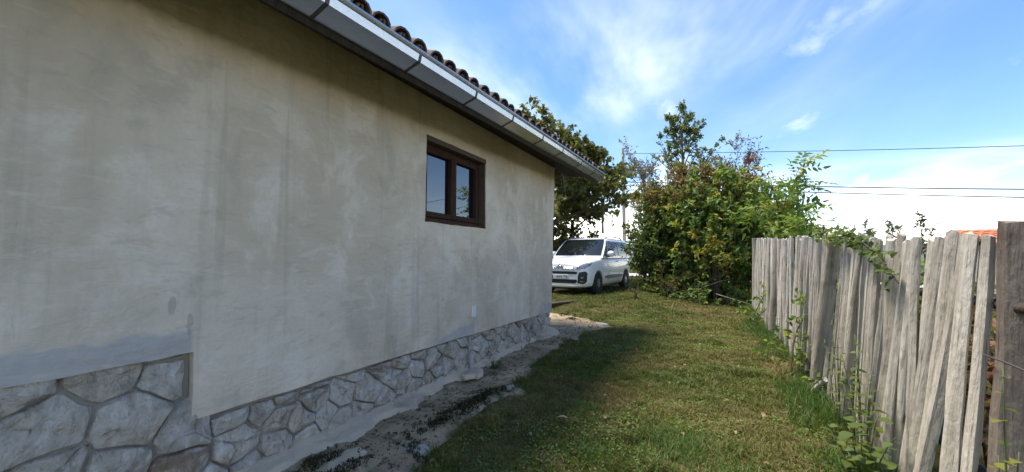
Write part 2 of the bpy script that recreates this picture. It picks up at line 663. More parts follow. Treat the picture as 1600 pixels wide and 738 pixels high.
M = {}
M['plaster'] = plaster_mat()
M['stone'] = stone_mat()
M['mortar'] = mortar_mat('plinth_mortar', (0.20, 0.175, 0.145), (0.34, 0.305, 0.26))
M['concrete'] = mortar_mat('rough_concrete', (0.43, 0.345, 0.25), (0.60, 0.50, 0.38), 0.6)
M['galv'] = galv_mat()
M['galv_dark'] = simple_mat('weathered_strap', (0.09, 0.085, 0.08), 0.6, 0.4, 0.3, 20)
M['tile'] = tile_mat()
M['eave_wood'] = wood_mat('eave_wood', (0.022, 0.016, 0.012), (0.035, 0.026, 0.019), (0.010, 0.008, 0.006))
M['frame_wood'] = wood_mat('frame_wood', (0.040, 0.019, 0.014), (0.065, 0.032, 0.023), (0.018, 0.010, 0.008))
M['reveal'] = simple_mat('brown_reveal', (0.085, 0.060, 0.045), 0.8, 0, 0.4, 14, 0.004)
M['glass'] = glass_mat('window_glass')
M['white_plastic'] = simple_mat('white_plastic', (0.74, 0.74, 0.72), 0.45, 0, 0.05)
M['cable'] = simple_mat('grey_cable', (0.27, 0.265, 0.26), 0.6)
M['picket'] = wood_mat('weathered_picket', (0.45, 0.395, 0.32), (0.62, 0.56, 0.475), (0.16, 0.128, 0.096), 1.0, (0.43, 0.41, 0.36))
M['post'] = wood_mat('weathered_post', (0.26, 0.215, 0.165), (0.40, 0.35, 0.285), (0.11, 0.085, 0.062), 0.8, (0.42, 0.40, 0.35))
M['dark_post'] = wood_mat('dark_post', (0.13, 0.10, 0.078), (0.23, 0.19, 0.15), (0.05, 0.038, 0.028), 0.8, (0.27, 0.25, 0.21))
M['old_wood'] = wood_mat('dark_old_wood', (0.06, 0.045, 0.033), (0.10, 0.078, 0.058), (0.025, 0.018, 0.013))
M['ground'] = ground_mat()
M['dirt'] = dirt_mat()
M['gravel'] = mortar_mat('pale_gravel', (0.42, 0.39, 0.33), (0.55, 0.52, 0.45), 0.1)
M['bark'] = simple_mat('grey_bark', (0.13, 0.105, 0.08), 0.9, 0, 0.35, 18, 0.01)
M['twig'] = simple_mat('brown_twig', (0.10, 0.072, 0.048), 0.85, 0, 0.35, 18, 0.005)
M['dry_twig'] = simple_mat('dry_twig', (0.30, 0.25, 0.18), 0.85, 0, 0.3, 18, 0.003)
M['green_stem'] = simple_mat('green_stem', (0.10, 0.12, 0.045), 0.7, 0, 0.3, 14)
# ================================================================ GROUND
XW, XF = -2.44, 0.9                 # plaster face, fence line


def dirt_edge(y):
    """x of the lawn's ragged left border at distance y along the house"""
    ys = [-2, 1.5, 1.9, 2.2, 3.2, 5.2, 6.3, 7.3, 7.9, 8.4, 9.0, 9.8, 40]
    xs = [-1.50, -1.58, -1.64, -1.72, -1.78, -1.99, -1.95, -1.74, -2.3, -3.0, -4.5, -14, -14]
    return np.interp(y, ys, xs)


def ground_z(x, y):
    p = np.stack([x, y], 1)
    near = np.clip(1.2 - np.hypot(x, y - 5) / 40, 0, 1)
    h = (fnoise(p * 0.9, 3, 3) - 0.5) * 0.035 + (fnoise(p * 5.0, 8, 3) - 0.5) * 0.040
    h = h * near
    s1, s2 = np.clip((y - 7.6) / 3.0, 0, 1), np.clip((0.4 - x) / 2.4, 0, 1)
    h = h + 0.22 * s1 * s1 * (3 - 2 * s1) * s2 * s2 * (3 - 2 * s2) * np.clip((60 - y) / 20, 0, 1)
    left = x < dirt_edge(y) - 0.03
    strip = left & (y < 8.4) & (y > -2.5)
    return np.where(strip, np.minimum(h, 0) - 0.03, h)


def axis(fine0, fine1, step, far):
    a = list(np.arange(fine0, fine1 + 1e-6, step))
    s, v = step, fine1
    while v < far:
        s *= 1.35
        v += s
        a.append(v)
    s, v = step, fine0
    pre = []
    while v > -far:
        s *= 1.35
        v -= s
        pre.append(v)
    return np.array(pre[::-1] + a)


def grid_sheet(name, xs, ys, zf, m, parent=None, **props):
    X, Y = np.meshgrid(xs, ys, indexing='ij')
    x, y = X.ravel(), Y.ravel()
    z = zf(x, y)
    n, k = len(xs), len(ys)
    I = np.arange(n * k).reshape(n, k)
    F = np.stack([I[:-1, :-1], I[1:, :-1], I[1:, 1:], I[:-1, 1:]], -1).reshape(-1, 4)
    me = mesh_np(name, np.stack([x, y, z], 1), F, m, smooth=True)
    return add(name, me, parent, **props)


grid_sheet('ground', axis(-3.2, 1.6, 0.055, 900), axis(0.6, 13.0, 0.07, 900), ground_z, M['ground'], kind='structure')


def dirt_z(x, y):
    p = np.stack([x, y], 1)
    e = dirt_edge(y) + (fnoise(p * 3.0, 21, 2) - 0.5) * 0.35
    inside = np.clip((e - x) / 0.20, -1, 1)
    h = 0.012 + (fnoise(p * 2.2, 5, 3) - 0.5) * 0.05 + (fnoise(p * 13, 6, 3) - 0.5) * 0.026
    far = np.clip((8.3 + (fnoise(p * 2, 2, 2) - .5) * 1.2 - y) / 0.6, -1, 1)
    k = np.minimum(inside, far)
    return np.where(k > 0, h, h + k * 0.09)


grid_sheet('dirt_path', np.arange(-3.4, -1.1, 0.035), np.arange(-2.0, 8.9, 0.035), dirt_z, M['dirt'], kind='structure')


def apron_z(x, y):
    p = np.stack([x, y], 1)
    width = np.interp(y, [-2, 1.5, 2.05, 2.3, 3.2, 3.6, 3.9, 5.4, 6.2, 6.5], [0.17, 0.18, 0.23, 0.12, 0.08, 0.17, 0.04, 0.05, 0.18, 0.04])
    width = width + (fnoise(p * 4, 31, 4) - 0.5) * 0.22
    d = (x + 2.47) / np.maximum(width, 0.03)
    h = np.interp(d, [0, 0.3, 0.85, 1.0, 1.4], [0.075, 0.052, 0.035, 0.015, -0.07])
    h = np.where(y > 6.35, h - (y - 6.35) * 0.4, h)
    return h + (fnoise(p * 9, 33, 4) - 0.5) * 0.030


grid_sheet('concrete_apron', np.arange(-2.56, -1.85, 0.025), np.arange(-2.0, 6.75, 0.04), apron_z, M['concrete'], kind='structure')

# far gravel road and a low wooded hill
rb = MB()
pts = [(-60, 33), (-30, 27), (-14, 24.3), (-3, 23.2), (8, 23.6), (30, 27), (60, 33)]
top, bot = [], []
for i in range(len(pts) - 1):
    for k in range(6):
        t = k / 6
        x = pts[i][0] * (1 - t) + pts[i + 1][0] * t
        y = pts[i][1] * (1 - t) + pts[i + 1][1] * t
        bot.append((x, y - 1.9, 0.11))
        top.append((x, y + 1.9, 0.11))
n_ = len(top)
road_v = bot + [(x, (y0 + y1) / 2, 0.18) for (x, y0, _), (_, y1, _) in zip(bot, top)] + top
road_f = [(r * n_ + i, r * n_ + i + 1, (r + 1) * n_ + i + 1, (r + 1) * n_ + i) for r in range(2) for i in range(n_ - 1)]
road_v = [(x, y, float(ground_z(np.array([x]), np.array([y]))[0]) + 0.06 + (z - .11)) for x, y, z in road_v]
add('road', mesh_from('road', road_v, road_f, M['gravel'], True), kind='structure')


def hill_z(x, y):
    p = np.stack([x, y], 1) / 60.0
    d = np.hypot(x + 30, y - 330)
    e = np.interp(d, [0, 60, 150, 260], [13.5, 11, 4.5, -0.5])
    return np.where(e > 0, e * (0.75 + 0.5 * fnoise(p * 2, 4, 3)) + 1.6 * fnoise(p * 14, 9, 2) * np.clip(e, 0, 1), -0.5)


M['hill'] = simple_mat('wooded_hill', (0.085, 0.12, 0.075), 0.95, 0, 0.35, 0.12, 0.0)
grid_sheet('hill', np.arange(-300, 240, 4.5), np.arange(70, 600, 5.5), hill_z, M['hill'], kind='structure')

# ================================================================ HOUSE
house = empty('house', (XW, 1.5, 0), label='long low house with grey cement plastered wall, rubble stone plinth and clay tiled eaves', category='house')


def hadd(o):
    """parent to the house without moving"""
    o.parent = house
    o.matrix_parent_inverse = Matrix.Translation(house.location).inverted()
    return o


WIN = (2.905, 4.02, 1.646, 2.505)
STEP_Y, STEP_Z, BASE_Z, END_Y, TOP_Z = 1.065, 0.795, 0.40, 6.30, 2.90


def build_plaster():
    def lines(keys, step):
        out = []
        for a, b in zip(keys[:-1], keys[1:]):
            n = max(1, int(round((b - a) / step)))
            out += [a + (b - a) * i / n for i in range(n)]
        return out + [keys[-1]]
    ys = lines([-3.0, STEP_Y, WIN[0], WIN[1], END_Y], 0.085)
    zs = lines([BASE_Z, STEP_Z, WIN[2], WIN[3], TOP_Z], 0.085)

    def solid(i, j):
        if i < 0 or j < 0 or i >= len(ys) - 1 or j >= len(zs) - 1:
            return False
        y, z = (ys[i] + ys[i + 1]) / 2, (zs[j] + zs[j + 1]) / 2
        if y < STEP_Y and z < STEP_Z:
            return False
        if WIN[0] < y < WIN[1] and WIN[2] < z < WIN[3]:
            return False
        return True
    V, F, idx = [], [], {}

    def vert(i, j, d):
        k = (i, j, d)
        if k not in idx:
            y, z = ys[i], zs[j]
            q = np.array([[y * 1.7, z * 1.7]])
            edge = not all(solid(a, b) for a in (i - 1, i) for b in (j - 1, j))
            dx = (fnoise(q, 41, 3)[0] - 0.5) * 0.022
            if edge:
                r = np.array([[y * 9, z * 9]])
                y += (vnoise(r, 43)[0] - 0.5) * 0.012
                z += (vnoise(r, 44)[0] - 0.5) * 0.012
                dx -= 0.004
            if ys[i] > 5.9:                                   # the corner leans out a little
                y += (ys[i] - 5.9) / 0.4 * (z - 1.6) * 0.075
            # lower edge drops towards the near end
            if zs[j] < 0.75 and ys[i] >= STEP_Y - 1e-6:
                t = (0.75 - zs[j]) / 0.35
                z += t * np.interp(ys[i], [1.06, 3.7, 6.3], [0.045, 0.02, -0.03])
            V.append((XW + (dx if d == 0 else -0.28), y, z))
            idx[k] = len(V) - 1
        return idx[k]
    for i in range(len(ys) - 1):
        for j in range(len(zs) - 1):
            if not solid(i, j):
                continue
            F.append((vert(i, j, 0), vert(i + 1, j, 0), vert(i + 1, j + 1, 0), vert(i, j + 1, 0)))
            for (a, b, p, q) in ((i - 1, j, (i, j), (i, j + 1)), (i + 1, j, (i + 1, j), (i + 1, j + 1)),
                                 (i, j - 1, (i, j), (i + 1, j)), (i, j + 1, (i, j + 1), (i + 1, j + 1))):
                if not solid(a, b):
                    F.append((vert(*p, 0), vert(*q, 0), vert(*q, 1), vert(*p, 1)))
    me = mesh_from('wall', V, F, M['plaster'])
    fix_normals(me)
    smooth_by_angle(me, 35)
    return me


hadd(add('wall', build_plaster()))
# the other three walls, plain plaster
ob = MB()
ob.box(-8.4, XW - 0.285, 6.0, 6.24, 0.02, 2.88)
ob.v += [(-8.4, 6.0, 2.88), (XW - 0.285, 6.0, 2.88), (-5.42, 6.0, 3.95), (-8.4, 6.24, 2.88), (XW - 0.285, 6.24, 2.88), (-5.42, 6.24, 3.95)]
b_ = len(ob.v) - 6
ob.f += [(b_, b_ + 1, b_ + 2), (b_ + 3, b_ + 5, b_ + 4), (b_, b_ + 2, b_ + 5, b_ + 3), (b_ + 1, b_ + 4, b_ + 5, b_ + 2)]
hadd(ob.build('gable_wall', M['plaster']))
hadd(MB().box(-8.65, -8.41, -3.0, 6.23, 0.02, 2.88).build('back_wall', M['plaster']))
hadd(MB().box(-8.4, XW - 0.285, -3.0, -2.76, 0.02, 2.88).build('end_wall', M['plaster']))

# ---- plinth of rubble stones
plinth = MB().box(-2.72, -2.490, -2.9, 6.19, -0.05, 0.46)
plinth.box(-2.72, -2.490, -2.9, STEP_Y - 0.004, 0.464, 0.84)
pl = hadd(plinth.build('plinth', M['mortar']))
PLI = pl.matrix_parent_inverse


def clip_poly(poly, n, c):
    out = []
    for i in range(len(poly)):
        a, b = poly[i], poly[(i + 1) % len(poly)]
        da, db = a[0] * n[0] + a[1] * n[1] - c, b[0] * n[0] + b[1] * n[1] - c
        if da <= 0:
            out.append(a)
        if da * db < 0:
            t = da / (da - db)
            out.append((a[0] + (b[0] - a[0]) * t, a[1] + (b[1] - a[1]) * t))
    return out


def build_stones():
    rs = random.Random(5)
    pts = []
    tries = 0
    while tries < 9000:
        tries += 1
        y = rs.uniform(-1.4, 6.3)
        z = rs.uniform(-0.06, 0.88 if y < STEP_Y else 0.47)
        r = 0.115 + 0.13 * rs.random() ** 1.2
        if y < STEP_Y:
            r *= 1.12
        if all(((y - a) * 0.85) ** 2 + ((z - b) * 1.1) ** 2 > (max(r, c) * 0.86) ** 2 for a, b, c in pts):
            pts.append((y, z, r))
    for k, (y, z, r) in enumerate(pts):
        hi = 0.83 if y < STEP_Y - 0.02 else 0.415
        y1 = STEP_Y - 0.025 if (y < STEP_Y and z > 0.40) else 6.18
        poly = [(y - 0.5, -0.04), (y + 0.5, -0.04), (y + 0.5, hi), (y - 0.5, hi)]
        poly = clip_poly(poly, (1, 0), y1)
        for a, b, c in pts:
            if (a, b) == (y, z) or abs(a - y) > 0.9:
                continue
            nx, nz = a - y, b - z
            L = math.hypot(nx, nz)
            nx, nz = nx / L, nz / L
            m_ = ((a + y) / 2) * nx + ((b + z) / 2) * nz - rs.uniform(0.001, 0.006)
            poly = clip_poly(poly, (nx, nz), m_)
            if len(poly) < 3:
                break
        if len(poly) < 3:
            continue
        ar = 0.5 * abs(sum(poly[i][0] * poly[(i + 1) % len(poly)][1] - poly[(i + 1) % len(poly)][0] * poly[i][1] for i in range(len(poly))))
        if ar < 0.0015:
            continue
        # round the corners, roughen the outline
        q = []
        for i in range(len(poly)):
            a, b = poly[i], poly[(i + 1) % len(poly)]
            for t in (0.07, 0.36, 0.64, 0.93):
                q.append((a[0] + (b[0] - a[0]) * t, a[1] + (b[1] - a[1]) * t))
        cy = sum(p[0] for p in q) / len(q)
        cz = sum(p[1] for p in q) / len(q)
        wig = lambda a, b: (fnoise(np.array([[a * 11, b * 11]]), 77, 2)[0] - .5) * .035
        q = [(min(p[0] + wig(*p), y1), min(max(p[1] + wig(p[0] + 9, p[1]), -.05), hi)) for p in q]
        q = [(cy + (p[0] - cy) * s, cz + (p[1] - cz) * s) for p in q for s in [1 - rs.random() * 0.035]]
        ty, tz = rs.uniform(-0.10, 0.10), rs.uniform(-0.12, 0.06)
        out = rs.uniform(-0.002, 0.012)
        rings = []
        for s, dx, jit in ((1.0, -0.06, 0.0), (0.995, 0.006, 0.002), (0.945, 0.021, 0.005), (0.62, 0.030, 0.014), (0.28, 0.032, 0.018)):
            ring = []
            for (py, pz) in q:
                yy, zz = cy + (py - cy) * s, cz + (pz - cz) * s
                g = 0 if dx < 0 else (yy - cy) * ty + (zz - cz) * tz + out + (fnoise(np.array([[yy * 15, zz * 15]]), k, 3)[0] - 0.5) * 0.052
                ring.append((-2.492 + dx + g + rs.uniform(-jit, jit) * 0.5, yy, zz))
            rings.append(ring)
        me = MB().loft(rings).mesh('stone', M['stone'])
        fix_normals(me)
        smooth_by_angle(me, 42)
        o = add('stone', me)
        o.parent = pl
        o.matrix_parent_inverse = (Matrix.Translation(house.location)).inverted()
        # stones are children of the plinth, itself unmoved in house space
        o.matrix_parent_inverse = Matrix.Identity(4)


build_stones()
# ---- window
wy0, wy1, wz0, wz1 = WIN
win = hadd(MB().box(XW - 0.20, XW - 0.09, wy0 + .002, wy1 - .002, wz0 + .002, wz0 + 0.06)
           .box(XW - 0.20, XW - 0.09, wy0 + .002, wy1 - .002, wz1 - 0.085, wz1 - .002)
           .box(XW - 0.20, XW - 0.091, wy0 + .002, wy0 + 0.055, wz0 + 0.06, wz1 - 0.085)
           .box(XW - 0.20, XW - 0.091, wy1 - 0.055, wy1 - .002, wz0 + 0.06, wz1 - 0.085)
           .build('window', M['frame_wood']))
bevel(win.data, 0.006)


def child_same(o, par):
    o.parent = par
    o.matrix_parent_inverse = Matrix.Identity(4)
    return o


lin = MB().box(XW - 0.09, XW + 0.004, wy0 - .0, wy1 + 0.0, wz1 - 0.055, wz1 - 0.004)
child_same(lin.build('lintel', M['reveal']), win)
child_same(MB().box(XW - 0.0885, XW - 0.004, wy1 - 0.024, wy1 - 0.003, wz0 + 0.004, wz1 - 0.057).build('reveal', M['reveal']), win)
child_same(MB().box(XW - 0.0885, XW + 0.002, wy0 + 0.002, wy1 - 0.026, wz0 + 0.003, wz0 + 0.022).build('sill', M['frame_wood']), win)
ym = (wy0 + wy1) / 2 + 0.0
for a, b in ((wy0 + 0.058, ym - 0.003), (ym + 0.003, wy1 - 0.058)):
    s = MB()
    x0, x1 = XW - 0.165, XW - 0.075
    z0, z1 = wz0 + 0.063, wz1 - 0.088
    s.box(x0, x1, a, a + 0.048, z0, z1).box(x0, x1, b - 0.048, b, z0, z1)
    s.box(x0, x1 - .002, a + 0.048, b - 0.048, z0, z0 + 0.055).box(x0, x1 - .002, a + 0.048, b - 0.048, z1 - 0.052, z1)
    so = child_same(s.build('sash', M['frame_wood']), win)
    bevel(so.data, 0.005)
    so2 = MB().box(XW - 0.135, XW - 0.120, a + 0.045, b - 0.045, z0 + 0.05, z1 - 0.05)
    child_same(so2.build('pane', M['glass']), win)

# ---- eaves: soffit boards, fascia, gutter, straps
EY0, EY1 = -3.3, 7.32


def gz(y):
    """the gutter runs slightly out of level"""
    return np.interp(y, [-3.3, 1.3, 7.4], [2.60, 2.725, 2.895])


sof = MB()
for k, (xa, xb) in enumerate(((-1.945, -2.10), (-2.105, -2.265), (-2.27, -2.47))):
    rings = []
    for y in (EY0, 1.4, EY1 - 0.02):
        za = np.interp(xa, [-2.44, -1.94], [2.895, gz(y) - 0.035]) + 0.002 * k
        zb = np.interp(xb, [-2.44, -1.94], [2.895, gz(y) - 0.035])
        rings.append([(xa, y, za), (xb, y, zb), (xb, y, zb + 0.024), (xa, y, za + 0.024)])
    hadd(MB().loft(rings).build('soffit_board', M['eave_wood']))
fr = []
for y in (EY0, 1.4, EY1 - 0.02):
    g = gz(y)
    fr.append([(-1.940, y, g - 0.165), (-1.918, y, g - 0.165), (-1.918, y, g - 0.005), (-1.940, y, g - 0.005)])
hadd(MB().loft(fr).build('fascia', M['eave_wood']))
gut = []
for y in (EY0, 1.3, EY1):
    g = gz(y)
    prof = [(-1.914, g - 0.005), (-1.912, g - 0.122), (-1.780, g - 0.078), (-1.768, g - 0.032), (-1.776, g - 0.030), (-1.776, g - 0.022),
            (-1.762, g - 0.022), (-1.756, g - 0.010), (-1.760, g + 0.004), (-1.772, g + 0.006), (-1.780, g - 0.004), (-1.784, g - 0.03),
            (-1.790, g - 0.068), (-1.902, g - 0.108), (-1.905, g - 0.005)]
    gut.append([(x, y, z) for x, z in prof])
gutter = hadd(MB().loft(gut).build('gutter', M['galv']))
for y in (-1.0, -0.2, 0.55, 1.30, 2.03, 2.76, 3.46, 4.26, 4.97, 5.85, 6.64):
    g = gz(y)
    w_ = 0.011
    prof = [(-1.909, g - 0.0), (-1.910, g - 0.125), (-1.7770, g - 0.0805), (-1.7655, g - 0.033), (-1.770, g - 0.031), (-1.786, g - 0.072), (-1.90, g - 0.111), (-1.904, g)]
    st = MB().loft([[(x, yy, z) for x, z in prof] for yy in (y - w_, y + w_)])
    child_same(st.build('gutter_strap', M['galv_dark']), gutter)
child_same(MB().box(-1.91, -1.765, EY1, EY1 + 0.004, gz(EY1) - 0.08, gz(EY1) - 0.02).build('gutter_end', M['galv']), gutter)

# ---- roof slab and tiles
PITCH = math.radians(21)
cp, sp = math.cos(PITCH), math.sin(PITCH)


def roof_pt(y, s, h):
    """s metres up the slope from the eave line, h above the deck"""
    return (-1.93 - s * cp + h * sp, y, gz(y) + s * sp + h * cp)


deck = []
for y in (EY0, 1.4, EY1):
    deck.append([roof_pt(y, 0.0, 0.0), roof_pt(y, 3.75, 0.0), roof_pt(y, 3.75, 0.03), roof_pt(y, 0.0, 0.03)])
roof = hadd(MB().loft(deck).build('roof', M['eave_wood']))
bd = []
for y in (EY0, 1.4, EY1):
    a, b = Vector(roof_pt(y, 3.75, 0.0)), Vector(roof_pt(y, 3.75, 0.03))
    bd.append([a + Vector((-.004, 0, 0)), Vector((-8.95, y, gz(y))), Vector((-8.95, y, gz(y) + 0.03)), b + Vector((-.004, 0, 0))])
child_same(MB().loft(bd).build('back_slope', M['tile']), roof)


def tile_mesh(r0, r1, L, th, over, seed):
    """half-barrel clay tile; over=True is a cover tile, False a pan"""
    rr = random.Random(seed)
    rings = []
    n = 7
    for s, r in ((0.0, r0), (0.5, (r0 + r1) / 2), (1.0, r1)):
        o_, i_ = [], []
        for k in range(n):
            t = math.pi * k / (n - 1)
            c, sn = math.cos(t), math.sin(t)
            sg = 1 if over else -1
            j = 1 + rr.uniform(-0.02, 0.02)
            o_.append((c * r * j, s * L, sg * sn * r * 0.86 * j))
            i_.append((c * (r - th), s * L, sg * sn * (r - th) * 0.86))
        rings.append(o_ + i_[::-1])
    me = MB().loft(rings).mesh('roof_tile', M['tile'])
    fix_normals(me)
    smooth_by_angle(me, 50)
    return me


covers = [tile_mesh(0.082, 0.066, 0.42, 0.014, True, i) for i in range(4)]
pans = [tile_mesh(0.085, 0.072, 0.42, 0.014, False, 20 + i) for i in range(3)]
rt = random.Random(3)


def put_tile(me, y, s, h, lift):
    o = add('roof_tile', me)
    child_same(o, roof)
    # local Y of the tile runs up the slope (-X, +Z)
    rot = Matrix(((0, -cp, sp), (1, 0, 0), (0, sp, cp))).to_4x4()
    rot = Matrix(((0.0, -cp, sp, 0), (1.0, 0.0, 0.0, 0), (0.0, sp, cp, 0), (0, 0, 0, 1)))
    rot = rot @ Matrix.Rotation(rt.uniform(-0.03, 0.03), 4, 'Z') @ Matrix.Rotation(lift + rt.uniform(-.012, .012), 4, 'X')
    x, yy, z = roof_pt(y, s, h)
    o.matrix_basis = Matrix.Translation(Vector((x, yy, z))) @ rot
    return o


TP = 0.178
ncol = int((EY1 + 0.6) / TP)
stuff = MB()
for c in range(ncol + 16):
    y = EY1 - 0.07 - c * TP
    if y < EY0 + 0.1:
        break
    vis = y > 0.3
    for r in range(11):
        s = -0.085 + r * 0.33
        if vis and r < 3:
            put_tile(covers[(c * 3 + r) % 4], y + rt.uniform(-.008, .008), s + rt.uniform(-.012, .012), 0.082 + 0.004 * (r % 2), -0.035)
            if r < 1:
                put_tile(pans[(c + r) % 3], y - TP / 2, s + 0.01, 0.115, -0.035)
        else:
            rings = []
            for q in (0.0, 0.34):
                ring = []
                for k in range(6):
                    t = math.pi * k / 5
                    ring.append(Vector(roof_pt(y + math.cos(t) * 0.085, s + q, 0.07 + math.sin(t) * 0.07 + 0.012 * (1 - q * 3))))
                rings.append(ring)
            stuff.loft(rings, closed=False, caps=False)
so = child_same(stuff.build('roof_tile_field', M['tile'], kind='stuff'), roof)
for o in list(house.children):
    pass


def rebase():
    """grandchildren were modelled in world space: their parents sit at the origin of world space already"""
    return


# ---- small fittings on the wall
pm = MB().box(-0.002, 0.014, -0.045, 0.045, -0.06, 0.06)
o = pm.build('wall_plate', M['white_plastic'])
bevel(o.data, 0.003)
o.location = (XW + 0.004, 3.746, 0.677)
o.rotation_euler = (math.radians(-7), 0, math.radians(6))
hadd(o)
hadd(MB().tube([(-2.436, 3.672, 0.03), (-2.434, 3.668, 0.2), (-2.437, 3.67, 0.405)], [0.011] * 3, 6).build('cable', M['cable'], smooth=True))
# ================================================================ VEGETATION TOOLS
def unit(a):
    return a / np.maximum(np.linalg.norm(a, axis=-1, keepdims=True), 1e-9)


def leaf_arrays(P, D, N, L, W, fold=0.25, droop=0.25, tip=0.52):
    """folded four-triangle leaves; returns verts (n*6,3), faces (n*4? quads)"""
    D = unit(D)
    S = unit(np.cross(D, N))
    N = np.cross(S, D)
    L, W = L[:, None], W[:, None]
    base = P
    mid = P + D * L * 0.5 - N * L * 0.02
    tipv = P + D * L - N * droop * L
    r1 = P + D * L * 0.30 + S * W * 0.46 + N * fold * W
    r2 = P + D * L * 0.66 + S * W * 0.36 + N * fold * W * 0.7 - N * droop * L * 0.3
    l1 = P + D * L * 0.30 - S * W * 0.46 + N * fold * W
    l2 = P + D * L * 0.66 - S * W * 0.36 + N * fold * W * 0.7 - N * droop * L * 0.3
    V = np.stack([base, r1, r2, tipv, l2, l1, mid], 1).reshape(-1, 3)
    n = len(P)
    b = (np.arange(n) * 7)[:, None]
    F = np.concatenate([b + np.array([[0, 1, 2, 6]]), b + np.array([[6, 2, 3, 4]]), b + np.array([[0, 6, 4, 5]])], 0)
    return V, F


def leaves_obj(name, P, D, N, L, W, tint, m, parent, **kw):
    V, F = leaf_arrays(P, D, N, L, W, **kw)
    me = mesh_np(name, V, F, m, np.repeat(tint, 7))
    return add(name, me, parent)


def bez(p0, p1, bow, n=9):
    p0, p1 = np.array(p0, float), np.array(p1, float)
    c = p0 * 0.55 + p1 * 0.45
    c[2] = p0[2] + (p1[2] - p0[2]) * 0.72
    c = c + np.array(bow)
    t = np.linspace(0, 1, n)[:, None]
    return p0 * (1 - t) ** 2 + 2 * c * t * (1 - t) + p1 * t * t


def make_plant(name, label, cat, base, stems, twigs=12, twig_len=0.6, per=8, L=0.09, W=0.045, m=None, bark=None,
               t0=0.3, up=0.35, pinnate=0, tint=(0.5, 0.25), parts=('stem', 'foliage'), seed=0, clump=0.5, leaf_droop=0.25,
               keep=None, tipbias=0.0, group=None, tint_z=None, out_bias=0.6):
    rg = np.random.default_rng(seed)
    root = empty(name, base, label=label, category=cat, group=group)
    base = np.array(base, float)
    mb = MB()
    P, D, N, T = [], [], [], []
    for si, (p0, p1, r0, r1, bow) in enumerate(stems):
        if keep is not None and si and not keep(p1):
            continue
        c = bez(p0, p1, bow)
        mb.tube([tuple(q) for q in c], list(np.linspace(r0, r1, len(c))), 6)
        axis_ = np.array(p1, float) - np.array(p0, float)
        sl = np.linalg.norm(axis_)
        nt = max(2, int(twigs * (0.6 + 0.8 * rg.random())))
        for k in range(nt):
            t = t0 + (1 - t0) * rg.random() ** (1 - tipbias)
            i = min(int(t * (len(c) - 1)), len(c) - 2)
            ff = t * (len(c) - 1) - i
            q = c[i] * (1 - ff) + c[i + 1] * ff
            d = rg.normal(size=3)
            d[2] = d[2] * 0.7 + up
            outw = q - base
            outw[2] *= 0.3
            d = unit(unit(d) + out_bias * unit(outw) * 0.7 + 0.5 * unit(c[i + 1] - c[i]) * t)
            ln = twig_len * (0.5 + 0.8 * rg.random()) * (1.15 - 0.5 * t)
            e = q + d * ln + np.array([0, 0, -0.10 * ln * rg.random()])
            mid = (q + e) / 2 + np.array([0, 0, 0.07 * ln])
            if keep is not None and not keep(e):
                continue
            rr = max(0.003, r0 * 0.16)
            mb.tube([tuple(q), tuple(mid), tuple(e)], [rr, rr * .8, rr * 0.35], 3, caps=False)
            ctint = rg.normal() * clump * tint[1]
            npr = max(2, int(per * (0.6 + 0.8 * rg.random())))
            for a in range(npr):
                s = (0.15 + 0.85 * (a + rg.random()) / npr)
                pos = (q * (1 - s) ** 2 + 2 * mid * s * (1 - s) + e * s * s)
                ld = unit(rg.normal(size=3) * 0.9 + d * 0.7 + np.array([0, 0, -0.15]))
                nn = unit(rg.normal(size=3) * 0.85 + np.array([0, 0, 0.8]) - 0.45 * d * np.array([1, 1, 0]) * -1)
                tv = tint[0] + ctint + rg.normal() * tint[1] * 0.6
                if tint_z is not None:
                    tv = tv + tint_z(pos)
                if pinnate:
                    rl = L * pinnate * 0.62
                    side = unit(np.cross(ld, nn))
                    for g in range(pinnate):
                        u_ = (g + 0.6) / pinnate
                        pp = pos + ld * rl * u_ - np.array([0, 0, rl * 0.25 * u_ * u_])
                        for sg in ((-1, 1) if g < pinnate - 1 else (0,)):
                            P.append(pp)
                            D.append(side * sg * 0.9 + ld * (0.55 if sg else 1.0) + rg.normal(size=3) * 0.12)
                            N.append(nn)
                            T.append(tv + rg.normal() * 0.05)
                else:
                    P.append(pos)
                    D.append(ld)
                    N.append(nn)
                    T.append(tv)
    inv = np.array(base)
    mb.v = [tuple(np.array(v) - inv) for v in mb.v]
    me = mb.mesh(parts[0], bark or M['twig'], True)
    add(parts[0], me, root)
    if P:
        P, D, N, T = map(np.array, (P, D, N, T))
        n = len(P)
        s = 0.65 + 0.7 * rg.random(n)
        leaves_obj(parts[1], P - inv, D, N, L * s, W * s * (0.85 + 0.3 * rg.random(n)), np.clip(T, 0, 1), m, root, droop=leaf_droop)
    return root


GREEN = [(0.0, (0.035, 0.060, 0.014)), (0.35, (0.060, 0.100, 0.022)), (0.65, (0.100, 0.130, 0.030)), (0.85, (0.170, 0.160, 0.035)), (1.0, (0.24, 0.19, 0.045))]
M['leaf_green'] = leaf_mat('shrub_leaf', [(a, tuple(c * 2.4 for c in b)) for a, b in GREEN])
M['leaf_light'] = leaf_mat('light_leaf', [(0, (0.07, 0.11, 0.025)), (0.5, (0.12, 0.17, 0.04)), (1, (0.24, 0.26, 0.07))])
M['leaf_walnut'] = leaf_mat('olive_leaf', [(0, (0.070, 0.090, 0.026)), (0.4, (0.125, 0.145, 0.045)), (0.75, (0.20, 0.20, 0.065)), (1, (0.32, 0.27, 0.065))])
M['leaf_poplar'] = leaf_mat('poplar_leaf', [(0, (0.10, 0.145, 0.055)), (0.5, (0.165, 0.21, 0.08)), (1, (0.24, 0.26, 0.10))])
M['leaf_rust'] = leaf_mat('rust_leaf', [(0, (0.16, 0.17, 0.05)), (0.4, (0.23, 0.17, 0.065)), (0.75, (0.30, 0.16, 0.085)), (1, (0.27, 0.115, 0.08))])
